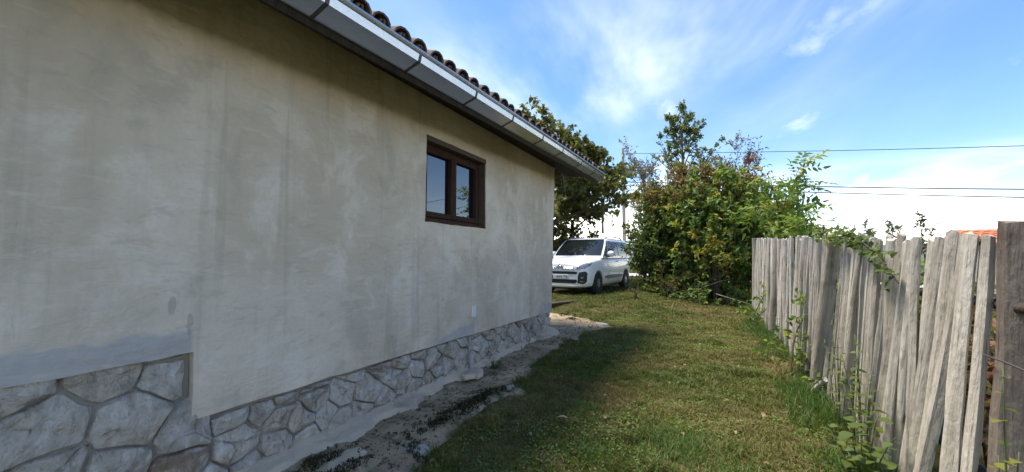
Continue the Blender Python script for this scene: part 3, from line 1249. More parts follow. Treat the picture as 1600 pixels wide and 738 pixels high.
M['leaf_pink'] = leaf_mat('mauve_leaf', [(0, (0.16, 0.09, 0.10)), (0.5, (0.24, 0.11, 0.14)), (1, (0.30, 0.16, 0.19))])
M['leaf_yellow'] = leaf_mat('yellowing_leaf', [(0, (0.15, 0.17, 0.035)), (0.5, (0.25, 0.25, 0.05)), (1, (0.38, 0.32, 0.06))])
M['leaf_grey'] = leaf_mat('grey_leaf', [(0, (0.10, 0.11, 0.07)), (0.5, (0.16, 0.15, 0.10)), (1, (0.20, 0.15, 0.12))])
M['blade'] = leaf_mat('grass_blade', [(0.0, (0.050, 0.064, 0.012)), (0.3, (0.092, 0.130, 0.022)), (0.55, (0.140, 0.160, 0.034)), (0.75, (0.180, 0.152, 0.052)), (1.0, (0.28, 0.22, 0.105))], 0.6, 0.25, 0.25)
M['moss'] = leaf_mat('dark_moss', [(0, (0.022, 0.019, 0.010)), (0.5, (0.045, 0.040, 0.018)), (1, (0.085, 0.088, 0.03))], 0.9, 0.1, 0.1)
M['tuft'] = leaf_mat('lush_grass', [(0, (0.05, 0.10, 0.018)), (0.5, (0.085, 0.155, 0.030)), (0.85, (0.14, 0.20, 0.05)), (1, (0.30, 0.27, 0.14))], 0.55, 0.35, 0.3)


# ================================================================ FENCE
fence = empty('fence', (XF, 6.3, 0), label='weathered grey split paling fence along the right side of the lawn', category='fence')


def top_z(y):
    return np.interp(y, [2.0, 2.8, 4.0, 7.0, 10.6], [1.385, 1.405, 1.475, 1.58, 1.73])


def picket_mesh(name, length, w, d, seed, m, n=10, sides=6, rough=0.12, round_=False, bend=0.012):
    rr = random.Random(seed)
    base = []
    for k in range(sides):
        t = 2 * math.pi * (k + 0.5) / sides
        r = 1 if round_ else 1 / max(abs(math.cos(t)), abs(math.sin(t))) ** 0.55
        base.append((math.cos(t) * d / 2 * r * (1 + rr.uniform(-rough, rough)), math.sin(t) * w / 2 * r * (1 + rr.uniform(-rough, rough))))
    ph, ph2 = rr.uniform(0, 6), rr.uniform(0, 6)
    rings = []
    for i in range(n):
        t = i / (n - 1)
        s = 1.08 - 0.20 * t + rr.uniform(-0.07, 0.07)
        bx, by = math.sin(ph + 2.6 * t) * bend, math.sin(ph2 + 3.3 * t) * bend
        ring = []
        for k, (x, y) in enumerate(base):
            j = 1 + rr.uniform(-rough, rough) * 0.55
            z = t * length - 0.06
            if i == n - 1:
                z += (x / d * rr.uniform(-0.3, 0.3) + y / w * rr.uniform(-0.4, 0.4)) * 0.05 + rr.uniform(-.006, .006)
            ring.append((x * s * j + bx, y * s * j + by, z))
        rings.append(ring)
    me = MB().loft(rings).mesh(name, m)
    fix_normals(me)
    smooth_by_angle(me, 48)
    return me


def put_pale(name, yt, yb, xt, xb, zt, w, d, seed, m, **kw):
    base = Vector((xb, yb, 0.0))
    top = Vector((xt, yt, zt))
    me = picket_mesh(name, (top - base).length + 0.06, w, d, seed, m, **kw)
    o = add(name, me, fence)
    q = (top - base).to_track_quat('Z', 'Y')
    # keep the flat face towards the yard
    zax = (top - base).normalized()
    yax = (Vector((0, 1, 0)) - zax * zax.y).normalized()
    xax = yax.cross(zax)
    R = Matrix((xax, yax, zax)).transposed()
    o.rotation_euler = (R @ Matrix.Rotation(random.uniform(-.25, .25) * (0 if name == 'post' else 1), 3, 'Z')).to_euler()
    o.location = base - fence.location
    return o


rf = random.Random(8)
tops = [2.335, 2.41, 2.485, 2.58, 2.66, 2.735, 2.81, 2.885, 2.96, 3.035, 3.11, 3.19, 3.27, 3.35, 3.43, 3.51, 3.59, 3.67, 3.755, 3.84, 3.93, 4.01]
y = 4.27
while y < 10.5:
    if not (7.28 < y < 7.46):
        tops.append(y)
    y += rf.uniform(0.075, 0.120)
for i, yt in enumerate(tops):
    lean = np.interp(yt, [2.2, 2.6, 3.2, 4.4, 6.0, 8.0, 10.5], [0.40, 0.32, 0.24, 0.22, 0.13, 0.05, 0.0]) * rf.uniform(0.93, 1.07)
    if i in (4, 9, 15):
        lean *= 0.55
    near = yt < 3.3
    w = rf.uniform(0.058, 0.074) if near else rf.uniform(0.042, 0.060)
    if i < 4:
        w = 0.084
    put_pale('picket', yt, yt + lean, 0.957 + rf.uniform(-.012, .012), 0.885 + rf.uniform(-.014, .014),
             float(top_z(yt)) + rf.uniform(-0.03, 0.02), w, rf.uniform(0.034, 0.046), 100 + i, M['picket'], rough=0.17, bend=0.016)
# a slanting spare paling and a short broken one
put_pale('picket', 3.43, 3.86, 0.925, 0.86, 1.42, 0.055, 0.04, 301, M['picket'])
put_pale('picket', 4.28, 4.52, 0.86, 0.80, 0.24, 0.045, 0.035, 302, M['picket'])
put_pale('picket', 2.255, 2.46, 0.960, 0.885, 1.39, 0.078, 0.04, 303, M['picket'], rough=.17)
put_pale('picket', 2.215, 2.38, 0.968, 0.90, 1.385, 0.078, 0.04, 305, M['picket'], rough=.17)
for k, (yt, yb, zt, w, d, xx) in enumerate(((2.145, 2.20, 1.425, 0.11, 0.17, 1.035), (4.13, 4.62, 1.485, 0.125, 0.12, 0.93), (7.36, 7.52, 1.60, 0.125, 0.125, 0.93), (10.72, 10.78, 1.75, 0.15, 0.15, 0.95))):
    put_pale('post', yt, yb, xx + 0.01, xx - 0.055, zt, w, d, 400 + k, M['dark_post'] if k == 0 else M['post'], sides=8 if k == 0 else 9, round_=(k > 0), rough=0.07, bend=0.018, n=9)
for z, x in ((0.42, 0.975), (1.12, 1.005)):
    for a, b in ((1.8, 4.3), (4.3, 7.42), (7.42, 10.8)):
        zz = z * float(top_z((a + b) / 2)) / 1.45
        pts = [(x + rf.uniform(-.01, .01) - XF, a + (b - a) * k / 4 - 6.3, zz + rf.uniform(-.02, .02)) for k in range(5)]
        add('rail', MB().tube(pts, [0.024, 0.022, 0.022, 0.020, 0.022], 6).mesh('rail', M['old_wood'], True), fence)
# loose wire across the near post
wire = MB().tube([(0.935, 2.19, 0.92), (0.925, 2.05, 0.925), (0.99, 1.80, 0.88), (1.12, 1.7, 0.80)], [0.0035] * 4, 5)
o = wire.build('wire_scrap', M['galv_dark'], smooth=True, label='thin rusty wire end sticking out of the nearest fence post', category='wire')


# ================================================================ CAR
def make_car():
    paint = simple_mat('white_car_paint', (0.86, 0.86, 0.85), 0.28, 0, 0.02, 3, coat=0.6)
    black = simple_mat('black_trim', (0.018, 0.018, 0.019), 0.45, 0, 0.1)
    grey = simple_mat('grey_rub_strip', (0.13, 0.13, 0.135), 0.5, 0, 0.1)
    glass = glass_mat('car_glass', (0.012, 0.016, 0.016), 1.6, 0.03)
    tyre = simple_mat('tyre_rubber', (0.022, 0.022, 0.022), 0.85, 0, 0.2)
    alloy = simple_mat('wheel_trim_silver', (0.42, 0.43, 0.44), 0.35, 0.7, 0.1)
    chrome = simple_mat('chrome', (0.75, 0.76, 0.78), 0.15, 1.0, 0.02)
    lamp = simple_mat('lamp_lens', (0.30, 0.32, 0.35), 0.08, 0.3, 0.4, 14, coat=1.0)
    red = simple_mat('red_lens', (0.35, 0.02, 0.02), 0.15, 0, 0.1)
    plate_m = simple_mat('plate_white', (0.72, 0.72, 0.70), 0.4, 0, 0.03)
    car = empty('parked_car', (-3.611, 12.49, 0.215), math.radians(173.5), label='white compact people carrier parked beyond the house corner under the tree', category='car')
    prof = [  # y, half width, bottom, top at edge, top at centre
        (-2.03, .60, .34, .93, .95), (-2.00, .72, .27, 1.02, 1.04), (-1.90, .81, .23, 1.05, 1.08), (-1.6, .855, .20, 1.04, 1.08), (-1.0, .87, .19, 1.03, 1.08),
        (0.0, .87, .19, 1.015, 1.06), (.7, .87, .19, 1.01, 1.055), (1.02, .868, .19, 1.0, 1.055), (1.35, .86, .19, .965, 1.03), (1.65, .845, .19, .925, .99), (1.85, .80, .20, .885, .955),
        (1.97, .735, .205, .84, .92), (2.04, .65, .22, .78, .88), (2.07, .52, .25, .73, .83)]
    rings = []
    for y, w, zb, ze, zc in prof:
        h = ze - zb
        half = [(0.0, zb), (w * .80, zb), (w * .955, zb + .05), (w * .99, zb + h * .28), (w, zb + h * .52), (w * .985, zb + h * .78), (w * .95, ze - .035), (w * .87, ze), (w * .62, ze + (zc - ze) * .55), (w * .3, ze + (zc - ze) * .92)]
        rings.append([(x, y, z) for x, z in half] + [(0, y, zc)] + [(-x, y, z) for x, z in half[:0:-1]])
    car.scale = (1, 1, 1.06)
    bmesh_body = MB().loft(rings)
    me = bmesh_body.mesh('body', paint)
    fix_normals(me)
    tmp = bpy.data.objects.new('tmp', me)
    COL.objects.link(tmp)
    cut = MB()
    for yy in (1.27, -1.27):
        for sx in (-1, 1):
            cut.disc_lathe([(sx * 0.60, 0.355), (sx * 1.0, 0.355)], 'x', 28, (0, yy, 0.31))
    cme = cut.mesh('cut', black)
    fix_normals(cme)
    cob = bpy.data.objects.new('cut', cme)
    COL.objects.link(cob)
    ss = tmp.modifiers.new('s', 'SUBSURF')
    ss.levels = 2
    bo = tmp.modifiers.new('b', 'BOOLEAN')
    bo.operation = 'DIFFERENCE'
    bo.object = cob
    bo.solver = 'EXACT'
    dg = bpy.context.evaluated_depsgraph_get()
    dg.update()
    body_me = bpy.data.meshes.new_from_object(tmp.evaluated_get(dg))
    body_me.name = 'body'
    bpy.data.objects.remove(tmp)
    bpy.data.objects.remove(cob)
    smooth_by_angle(body_me, 40)
    body = add('body', body_me, car)
    bvh = BVHTree.FromPolygons([v.co for v in body_me.vertices], [p.vertices for p in body_me.polygons])

    # upper body
    lv = [(1.0, 1.02, -1.98, .835), (1.06, .985, -1.975, .83), (1.20, .82, -1.96, .81), (1.36, .61, -1.94, .775), (1.48, .44, -1.91, .735), (1.56, .31, -1.86, .69), (1.61, .12, -1.74, .59), (1.635, -.25, -1.45, .40)]
    Z = [a[0] for a in lv]

    def at(z):
        return tuple(float(np.interp(z, Z, [a[i] for a in lv])) for i in (1, 2, 3))

    def ring(z, off=0.0):
        yf, yr, w = at(z)
        fr_ = [(x, yf + off - 0.17 * abs(x) ** 2.4 / max(w, .3) ** 1.2) for x in np.linspace(w, -w, 11)]
        sd = np.linspace(fr_[-1][1], yr + 0.14, 8)[1:]
        left = [(-w, y) for y in sd]
        re = [(x, yr - off + 0.14 * (abs(x) / w) ** 3) for x in np.linspace(-w, w, 9)][1:]
        right = [(w, y) for y in sd[::-1][1:]]
        return [(x, y, z) for x, y in fr_ + left + re + right]
    cb = MB().loft([ring(z) for z in Z])
    cm = cb.mesh('cabin', paint)
    fix_normals(cm)
    smooth_by_angle(cm, 38)
    add('cabin', cm, car)

    def pane(name, fn, us, vs, thick, m, parent):
        """grid sheet from fn(u,v) with thickness along its normal"""
        g = [[Vector(fn(u, v)) for v in vs] for u in us]
        v, f = [], []
        nu, nv = len(us), len(vs)
        nrm = (g[-1][0] - g[0][0]).cross(g[0][-1] - g[0][0]).normalized()
        cen = g[nu // 2][nv // 2]
        if nrm.dot(cen - Vector((0, -0.4, 1.0))) < 0:
            nrm = -nrm
        for k in (0, 1):
            for r in g:
                for p in r:
                    v.append(tuple(p + nrm * thick * (k - 0.5)))
        o_ = nu * nv
        for i in range(nu - 1):
            for j in range(nv - 1):
                a, b, c, d = i * nv + j, (i + 1) * nv + j, (i + 1) * nv + j + 1, i * nv + j + 1
                f += [(a, b, c, d), (o_ + d, o_ + c, o_ + b, o_ + a)]
        for i in range(nu - 1):
            for j in (0, nv - 1):
                a, b = i * nv + j, (i + 1) * nv + j
                f.append((a, b, o_ + b, o_ + a))
        for j in range(nv - 1):
            for i in (0, nu - 1):
                a, b = i * nv + j, i * nv + j + 1
                f.append((a, b, o_ + b, o_ + a))
        me_ = mesh_from(name, v, f, m)
        fix_normals(me_)
        smooth_by_angle(me_, 35)
        return add(name, me_, parent)

    def front(u, z):
        yf, yr, w = at(z)
        x = u * w
        return (x, yf + 0.012 - 0.17 * abs(x) ** 2.4 / max(w, .3) ** 1.2, z + 0.004)
    pane('windscreen', front, np.linspace(-.93, .93, 13), np.linspace(1.075, 1.555, 7), 0.012, glass, car)

    def side(sx):
        def fn(u, v):
            z = 1.065 + (1.505 - 1.065) * v
            yf, yr, w = at(z)
            return (sx * (w + 0.007), u, z)
        return fn

    def side_pane(name, ya_b, ya_t, yb_b, yb_t, sx, m=glass, v0=0.0, v1=1.0):
        def fn(u, v):
            a = ya_b + (ya_t - ya_b) * v
            b = yb_b + (yb_t - yb_b) * v
            y = a + (b - a) * u
            return side(sx)(y, v0 + (v1 - v0) * v)
        return pane(name, fn, np.linspace(0, 1, 4), np.linspace(0, 1, 5), 0.012, m, car)
    for sx in (-1, 1):
        side_pane('quarter_light', .56, .26, .80, .33, sx)
        side_pane('side_window', .48, .18, -.52, -.50, sx)
        side_pane('side_window', -.58, -.56, -1.38, -1.30, sx)
        side_pane('rear_quarter_light', -1.45, -1.38, -1.86, -1.72, sx)
        # door gaps, handles, rub strip
        for yy in (.46, -.55, -1.44):
            pts = []
            for z in (.36, .55, .8, .99):
                h = bvh.ray_cast(Vector((sx * 2, yy + (0.0 if yy > -1 else (.8 - z) * .4), z)), Vector((-sx, 0, 0)))
                if h[0] is not None:
                    pts.append(tuple(h[0] + Vector((sx * -0.002, 0, 0))))
            if len(pts) > 1:
                add('door_gap', MB().tube(pts, [0.006] * len(pts), 5).mesh('door_gap', black), car)
        for yy in (-.38, -1.30):
            h = bvh.ray_cast(Vector((sx * 2, yy, .90)), Vector((-sx, 0, 0)))
            x = h[0].x + sx * 0.012
            add('door_handle', MB().tube([(x - sx * .02, yy - .09, .90), (x + sx * .012, yy - .07, .905), (x + sx * .012, yy + .07, .905), (x - sx * .02, yy + .09, .90)], [.014] * 4, 6).mesh('door_handle', paint if sx else paint, True), car)
        rs_ = []
        for yy in np.linspace(.78, -.86, 7):
            h = bvh.ray_cast(Vector((sx * 2, yy, .46)), Vector((-sx, 0, 0)))
            x = h[0].x
            hh = .055 if -.8 < yy < .7 else .03
            rs_.append([(x - sx * .02, yy, .46 - hh), (x + sx * .016, yy, .46 - hh * .8), (x + sx * .016, yy, .46 + hh * .8), (x - sx * .02, yy, .46 + hh)])
        mbx = MB().loft(rs_)
        mm = mbx.mesh('rub_strip', grey)
        fix_normals(mm)
        add('rub_strip', mm, car)
        # mirror
        mr = MB()
        mr.box(sx * .84, sx * .93, .52, .60, 1.02, 1.08)
        mo = mr.mesh('mirror', black)
        fix_normals(mo)
        mi = add('mirror', mo, car)
        shell = MB().disc_lathe([(-.05, .03), (-.045, .075), (0.0, .092), (.05, .078), (.085, .035)], 'y', 14, (0, 0, 0))
        shell.v = [(x * 1.25, y_, z * 1.0) for x, y_, z in shell.v]
        sm_ = shell.mesh('mirror_shell', paint, True)
        so_ = add('mirror_shell', sm_, mi)
        so_.location = (sx * .975, .56, 1.12)
        # roof rail
        rr_ = [(sx * .62, .12, 1.58), (sx * .625, -.02, 1.635), (sx * .62, -.7, 1.665), (sx * .615, -1.4, 1.64), (sx * .60, -1.70, 1.58)]
        add('roof_rail', MB().tube(rr_, [.018] * 5, 6).mesh('roof_rail', black, True), car)
    pane('rear_window', lambda u, z: (u * at(z)[2], at(z)[1] - 0.010 + 0.14 * abs(u) ** 3, z), np.linspace(-.86, .86, 9), np.linspace(1.09, 1.47, 5), .012, glass, car)

    # patches laid on the nose
    def patch(name, outline, m, lift, parent=car, frm=(0, 1), dens=4, smooth=True):
        """outline in (x,z); projected along -y on the body, given thickness"""
        o2 = []
        for i in range(len(outline)):
            a, b = outline[i], outline[(i + 1) % len(outline)]
            for k in range(dens):
                t = k / dens
                o2.append((a[0] + (b[0] - a[0]) * t, a[1] + (b[1] - a[1]) * t))
        cx = sum(p[0] for p in o2) / len(o2)
        cz = sum(p[1] for p in o2) / len(o2)
        v = []
        rings_ = []
        for s, dl in ((1.0, -0.02), (1.0, lift * .6), (.93, lift), (.62, lift), (.3, lift)):
            r_ = []
            for (x, z) in o2:
                xx, zz = cx + (x - cx) * s, cz + (z - cz) * s
                h = bvh.ray_cast(Vector((xx, 4, zz)), Vector((0, -1, 0)))
                yy = h[0].y if h[0] is not None else 1.6
                r_.append((xx, max(yy, 1.35) + dl, zz))
            rings_.append(r_)
        me_ = MB().loft(rings_).mesh(name, m)
        fix_normals(me_)
        smooth_by_angle(me_, 40)
        return add(name, me_, parent)
    patch('grille', [(-.50, .575), (.50, .575), (.54, .625), (.47, .645), (-.47, .645), (-.54, .625)], black, .012)
    patch('lower_grille', [(-.47, .33), (.47, .33), (.53, .39), (.50, .435), (-.50, .435), (-.53, .39)], black, .012)
    patch('front_lip', [(-.64, .235), (.64, .235), (.66, .275), (-.66, .275)], paint, .022)
    for sx in (-1, 1):
        patch('fog_lamp_housing', [(sx * .535, .34), (sx * .70, .315), (sx * .755, .38), (sx * .77, .60), (sx * .73, .65), (sx * .58, .62), (sx * .55, .52)], black, .014)
        patch('fog_lamp', [(sx * .635, .455), (sx * .69, .455), (sx * .70, .51), (sx * .64, .51)], lamp, .03)
        patch('day_lamp', [(sx * .60, .375), (sx * .71, .365), (sx * .71, .383), (sx * .60, .395)], chrome, .03)
        patch('headlamp', [(sx * .46, .70), (sx * .72, .72), (sx * .80, .80), (sx * .80, .88), (sx * .70, .865), (sx * .54, .79)], lamp, .012)
        # emblem wings of chrome running into the double chevron
    for dz in (0.0, -0.045):
        ptsE = []
        for x in np.linspace(-.42, .42, 29):
            z = .755 + dz * (0.7 if abs(x) > .12 else 1.0) + max(0.0, 0.085 - abs(x) * 0.85) * 1.0 - 0.0
            h = bvh.ray_cast(Vector((x, 4, min(z, .84))), Vector((0, -1, 0)))
            yy = h[0].y if h[0] is not None else 2.0
            ptsE.append((x, yy + 0.012, z))
        rad = [0.009 if abs(p[0]) > .12 else 0.015 for p in ptsE]
        add('chevron_emblem', MB().tube(ptsE, rad, 6).mesh('chevron_emblem', chrome, True), car)
    # number plate with its characters as raised print
    yb = bvh.ray_cast(Vector((0, 4, .505)), Vector((0, -1, 0)))[0].y
    pl_ = MB().box(-.26, .26, yb - .01, yb + .018, .45, .56)
    po = pl_.mesh('number_plate', plate_m)
    bevel(po, .004)
    plo = add('number_plate', po, car)
    cu = bpy.data.curves.new('txt', 'FONT')
    cu.body = '444\u00b7TB'
    cu.size = 0.098
    cu.align_x = 'LEFT'
    cu.extrude = 0.002
    to = bpy.data.objects.new('txt', cu)
    COL.objects.link(to)
    dg = bpy.context.evaluated_depsgraph_get()
    tm = bpy.data.meshes.new_from_object(to.evaluated_get(dg))
    bpy.data.objects.remove(to)
    xs_ = [v.co.x for v in tm.vertices]
    sc_ = 0.36 / (max(xs_) - min(xs_))
    for v in tm.vertices:
        x, yv, z = v.co
        # seen from the front the text runs towards local -x
        v.co = (0.115 - (x - min(xs_)) * sc_, yb + 0.0185 + z, 0.472 + yv * 0.95)
    tm.materials.clear()
    tm.materials.append(black)
    add('plate_characters', tm, plo)
    band = MB().box(.215, .255, yb + .0182, yb + .0195, .455, .555).mesh('plate_band', simple_mat('plate_blue', (0.02, 0.06, 0.30), 0.4))
    add('plate_band', band, plo)
    # bonnet shut line, wipers
    # wheels
    for yy in (1.27, -1.27):
        for sx in (-1, 1):
            wh = MB().disc_lathe([(-.10, .20), (-.098, .285), (-.075, .312), (.06, .315), (.088, .30), (.098, .265), (.09, .215)], 'x', 28)
            wm = wh.mesh('wheel', tyre)
            fix_normals(wm)
            smooth_by_angle(wm, 40)
            wo = add('wheel', wm, car)
            wo.location = (sx * .765, yy, .312)
            if sx < 0:
                wo.rotation_euler = (0, 0, math.pi)
            rim = MB()
            rim.disc_lathe([(.04, .215), (.082, .214), (.088, .200), (.070, .190), (.05, .185)], 'x', 28)
            for k in range(7):
                t = 2 * math.pi * k / 7
                c, s = math.cos(t), math.sin(t)
                c2, s2 = -s, c
                rings_ = []
                for r, hw, xx in ((.03, .022, .088), (.10, .026, .092), (.19, .036, .078)):
                    rings_.append([(xx - .03, c * r + c2 * hw, s * r + s2 * hw), (xx, c * r + c2 * hw, s * r + s2 * hw), (xx, c * r - c2 * hw, s * r - s2 * hw), (xx - .03, c * r - c2 * hw, s * r - s2 * hw)])
                rim.loft(rings_)
            rim.disc_lathe([(.05, .05), (.095, .048), (.10, .03)], 'x', 14)
            rm = rim.mesh('rim', alloy)
            fix_normals(rm)
            add('rim', rm, wo)
            add('brake_disc', MB().disc_lathe([(0.0, .19), (.03, .19)], 'x', 20).mesh('brake_disc', black), wo)
    add('underbody', MB().box(-.62, .62, -1.9, 1.85, .17, .30).mesh('underbody', black), car)
    # rear lamps
    for sx in (-1, 1):
        add('rear_lamp', MB().box(sx * .74, sx * .80, -1.99, -1.90, .95, 1.35).mesh('rear_lamp', red), car)
    return car


make_car()
# ================================================================ POLE, WIRES, NEIGHBOURS
concrete = M['concrete']
pole = empty('utility_pole', (-5.05, 26, 0), label='slim concrete utility pole behind the parked car and tree', category='pole')
add('shaft', MB().loft([[(s * a - 0, t * a, z) for s, t in ((-1, -1), (1, -1), (1, 1), (-1, 1))] for z, a in ((-.1, .115), (4, .095), (8.6, .07))]).mesh('shaft', concrete), pole)
for z in (7.95, 6.6, 6.35):
    add('insulator', MB().disc_lathe([(0, .03), (.03, .055), (.08, .055), (.10, .035), (.15, .04), (.17, .02)], 'z', 10, (0, -0.13, z)).mesh('insulator', M['white_plastic'], True), pole)
    add('bracket', MB().box(-.02, .02, -.16, -.07, z - .04, z - .002).mesh('bracket', M['galv_dark']), pole)
M['wire'] = simple_mat('overhead_wire', (0.05, 0.05, 0.055), 0.6)
for lab, z0, z1, r in (('topmost thin overhead wire crossing the sky above the shrubs', 8.20, 2.35, .018),
                       ('upper of the two lower overhead wires right of the shrubs', 6.30, -0.3, .030),
                       ('lowest overhead wire just above the paling fence skyline', 6.05, -1.2, .026)):
    pts = []
    for k in range(21):
        t = k / 20
        x = -5.05 + 45 * t
        yv = 25.87 + 2.0 * t
        z = z0 + (z1 - z0) * t * 0.5 - 1.0 * math.sin(math.pi * t) * 0.55
        pts.append((x, yv, z))
    MB().tube(pts, [r] * 21, 5).build('overhead_wire', M['wire'], smooth=True, label=lab, category='wire', group='overhead wires')
cab = empty('meter_cabinet', (-4.72, 25.6, 0), label='small white meter cabinet on a post beside the utility pole', category='cabinet')
o = MB().box(-.30, .30, -.14, .14, 1.30, 2.20).mesh('case', M['white_plastic'])
bevel(o, .02)
add('case', o, cab)
add('leg', MB().box(-.05, .05, -.05, .05, -.05, 1.3).mesh('leg', concrete), cab)
add('door', MB().box(-.26, .26, -.155, -.141, 1.36, 2.14).mesh('door', M['white_plastic']), cab)

nh = empty('outbuilding', (8.3, 14.6, 0), math.radians(4), label='low neighbouring outbuilding with bright orange tiled roof behind the fence', category='building')
M['nwall'] = simple_mat('pale_render', (0.42, 0.38, 0.32), 0.9, 0, 0.2, 3)
M['orange_tile'] = simple_mat('orange_clay_tile', (0.47, 0.150, 0.065), 0.8, 0, 0.3, 4.0, 0.006, rnd=0.18)
add('wall', MB().box(-1.85, 1.85, -.2, 2.6, -.05, 1.62).mesh('wall', M['nwall']), nh)
ra = MB()
ra.loft([[(x, -.5, 1.60), (x, 1.2, 1.99), (x, 2.9, 1.60), (x, 2.9, 1.57), (x, 1.2, 1.95), (x, -.5, 1.57)] for x in (-2.0, 2.0)])
rno = add('roof', ra.mesh('roof', M['orange_tile']), nh)
tm_ = tile_mesh(.10, .09, .40, .014, True, 77)
tm_.materials.clear()
tm_.materials.append(M['orange_tile'])
sl = math.atan2(.39, 1.7)
for c in range(19):
    for r in range(5):
        o = add('roof_tile', tm_, rno)
        u = -1.9 + c * .21
        s = r * .355
        o.matrix_basis = Matrix.Translation((u, -.52 + s * math.cos(sl), 1.625 + s * math.sin(sl))) @ Matrix.Rotation(sl - .03, 4, 'X')
add('ridge', MB().tube([(-2.03, 1.2, 2.015), (2.03, 1.2, 2.015)], [.085] * 2, 10).mesh('ridge', M['nwall'], True), rno)

# ================================================================ TREES AND SHRUBS
def dome_stems(center, rx, ry, h, n, base_r, r0, seed, hmin=0.45, low=0.25):
    rg = np.random.default_rng(seed)
    out = []
    for i in range(n):
        a = rg.random() * 2 * math.pi
        q = math.sqrt(rg.random())
        b = (center[0] + math.cos(a) * base_r * rg.random(), center[1] + math.sin(a) * base_r * rg.random(), -0.03)
        hh = h * (1 - (1 - low) * q ** 2.2) * (hmin + (1 - hmin) * rg.random() ** 0.5)
        e = (center[0] + math.cos(a) * rx * q, center[1] + math.sin(a) * ry * q, hh)
        out.append((b, e, r0 * (0.6 + 0.6 * rg.random()), r0 * 0.18, tuple(rg.normal(size=3) * 0.12)))
    return out


def tree_stems(base, h, spread, nb, r0, seed, z0=0.25, rise=0.9, top_r=0.02, taper=0.5, ry=None):
    rg = np.random.default_rng(seed)
    b = np.array(base, float)
    top = b + np.array([rg.normal() * 0.2, rg.normal() * 0.2, h * 0.94])
    st = [(tuple(b - [0, 0, 0.05]), tuple(top), r0, top_r, (0.1, 0.05, 0))]
    c = bez(b, top, (0.1, 0.05, 0), 21)
    for i in range(nb):
        t = z0 + (0.96 - z0) * (i + rg.random()) / nb
        q = c[min(int(t * 20), 20)]
        a = i * 2.4 + rg.normal() * 0.4
        ln = spread * (1 - taper * ((t - z0) / (1 - z0))) * (0.6 + 0.55 * rg.random())
        e = q + np.array([math.cos(a) * ln, math.sin(a) * ln * (ry or 1.0), ln * rise * (0.4 + 0.7 * rg.random())])
        rb = r0 * (1 - t) * 0.55 + 0.012
        st.append((tuple(q), tuple(e), rb, rb * 0.2, tuple(rg.normal(size=3) * 0.15)))
        for k in range(2):
            u = 0.35 + 0.5 * rg.random()
            q2 = q * (1 - u) + e * u
            e2 = q2 + (e - q) * 0.4 + rg.normal(size=3) * ln * 0.28 + np.array([0, 0, ln * 0.1])
            st.append((tuple(q2), tuple(e2), rb * 0.5, rb * 0.12, tuple(rg.normal(size=3) * 0.08)))
    return st


make_plant('broadleaf_tree', 'spreading olive green tree with big round leaves behind the house eave and white car', 'tree', (-6.5, 15.8, 0),
           [*tree_stems((-6.5, 15.8, 0), 7.2, 4.5, 52, 0.20, 33, 0.22, 0.28, 0.03, 0.42),
            *[((-6.4, 15.8, 2.9), e_, .05, .012, (0, 0, .1)) for e_ in ((-2.9, 15.6, 4.5), (-3.0, 15.3, 4.0), (-3.3, 16.0, 5.0), (-2.75, 15.9, 4.9), (-3.9, 15.4, 3.7))]], twigs=22, twig_len=0.9, per=12, L=0.165, W=0.13, m=M['leaf_walnut'],
           bark=M['bark'], t0=0.25, up=0.15, tint=(0.42, 0.30), parts=('trunk', 'crown'), keep=lambda e: e[2] < 6.9 - 0.75 * max(0, e[0] + 5.2) and not (e[0] > -4.2 and e[2] < 3.7) and e[0] < -2.5 and e[2] > 2.1, seed=51, clump=0.7, leaf_droop=0.4)
make_plant('poplar_tree', 'tall slender open tree rising above the big shrubs', 'tree', (-1.35, 26, 0),
           tree_stems((-1.35, 26, 0), 10.9, 1.75, 24, 0.16, 9, 0.38, 1.8, 0.02, 0.80), twigs=9, twig_len=0.45, per=8, L=0.15, W=0.10, m=M['leaf_poplar'],
           bark=M['bark'], t0=0.35, up=0.7, tint=(0.45, 0.3), parts=('trunk', 'crown'), seed=52, clump=0.7, tipbias=0.3)
make_plant('bare_topped_tree', 'greyish twiggy tree with sparse leaves left of the tall slender tree', 'tree', (-3.0, 20.5, 0),
           tree_stems((-3.0, 20.5, 0), 6.2, 1.8, 16, 0.09, 12, 0.3, 1.2, 0.015, 0.5), twigs=8, twig_len=0.7, per=7, L=0.11, W=0.055, m=M['leaf_grey'],
           bark=M['bark'], t0=0.2, up=0.7, tint=(0.5, 0.3), parts=('trunk', 'crown'), seed=53)
make_plant('bare_topped_tree', 'pale twiggy tree with thin foliage right of the tall slender tree', 'tree', (0.9, 19.5, 0),
           tree_stems((0.9, 19.5, 0), 5.7, 1.7, 16, 0.08, 14, 0.3, 1.3, 0.015, 0.5), twigs=8, twig_len=0.65, per=7, L=0.11, W=0.05, m=M['leaf_grey'],
           bark=M['bark'], t0=0.2, up=0.7, tint=(0.35, 0.3), parts=('trunk', 'crown'), seed=54)


def zt(lo, hi, amt):
    return lambda p: amt * np.clip((p[2] - lo) / (hi - lo), 0, 1)


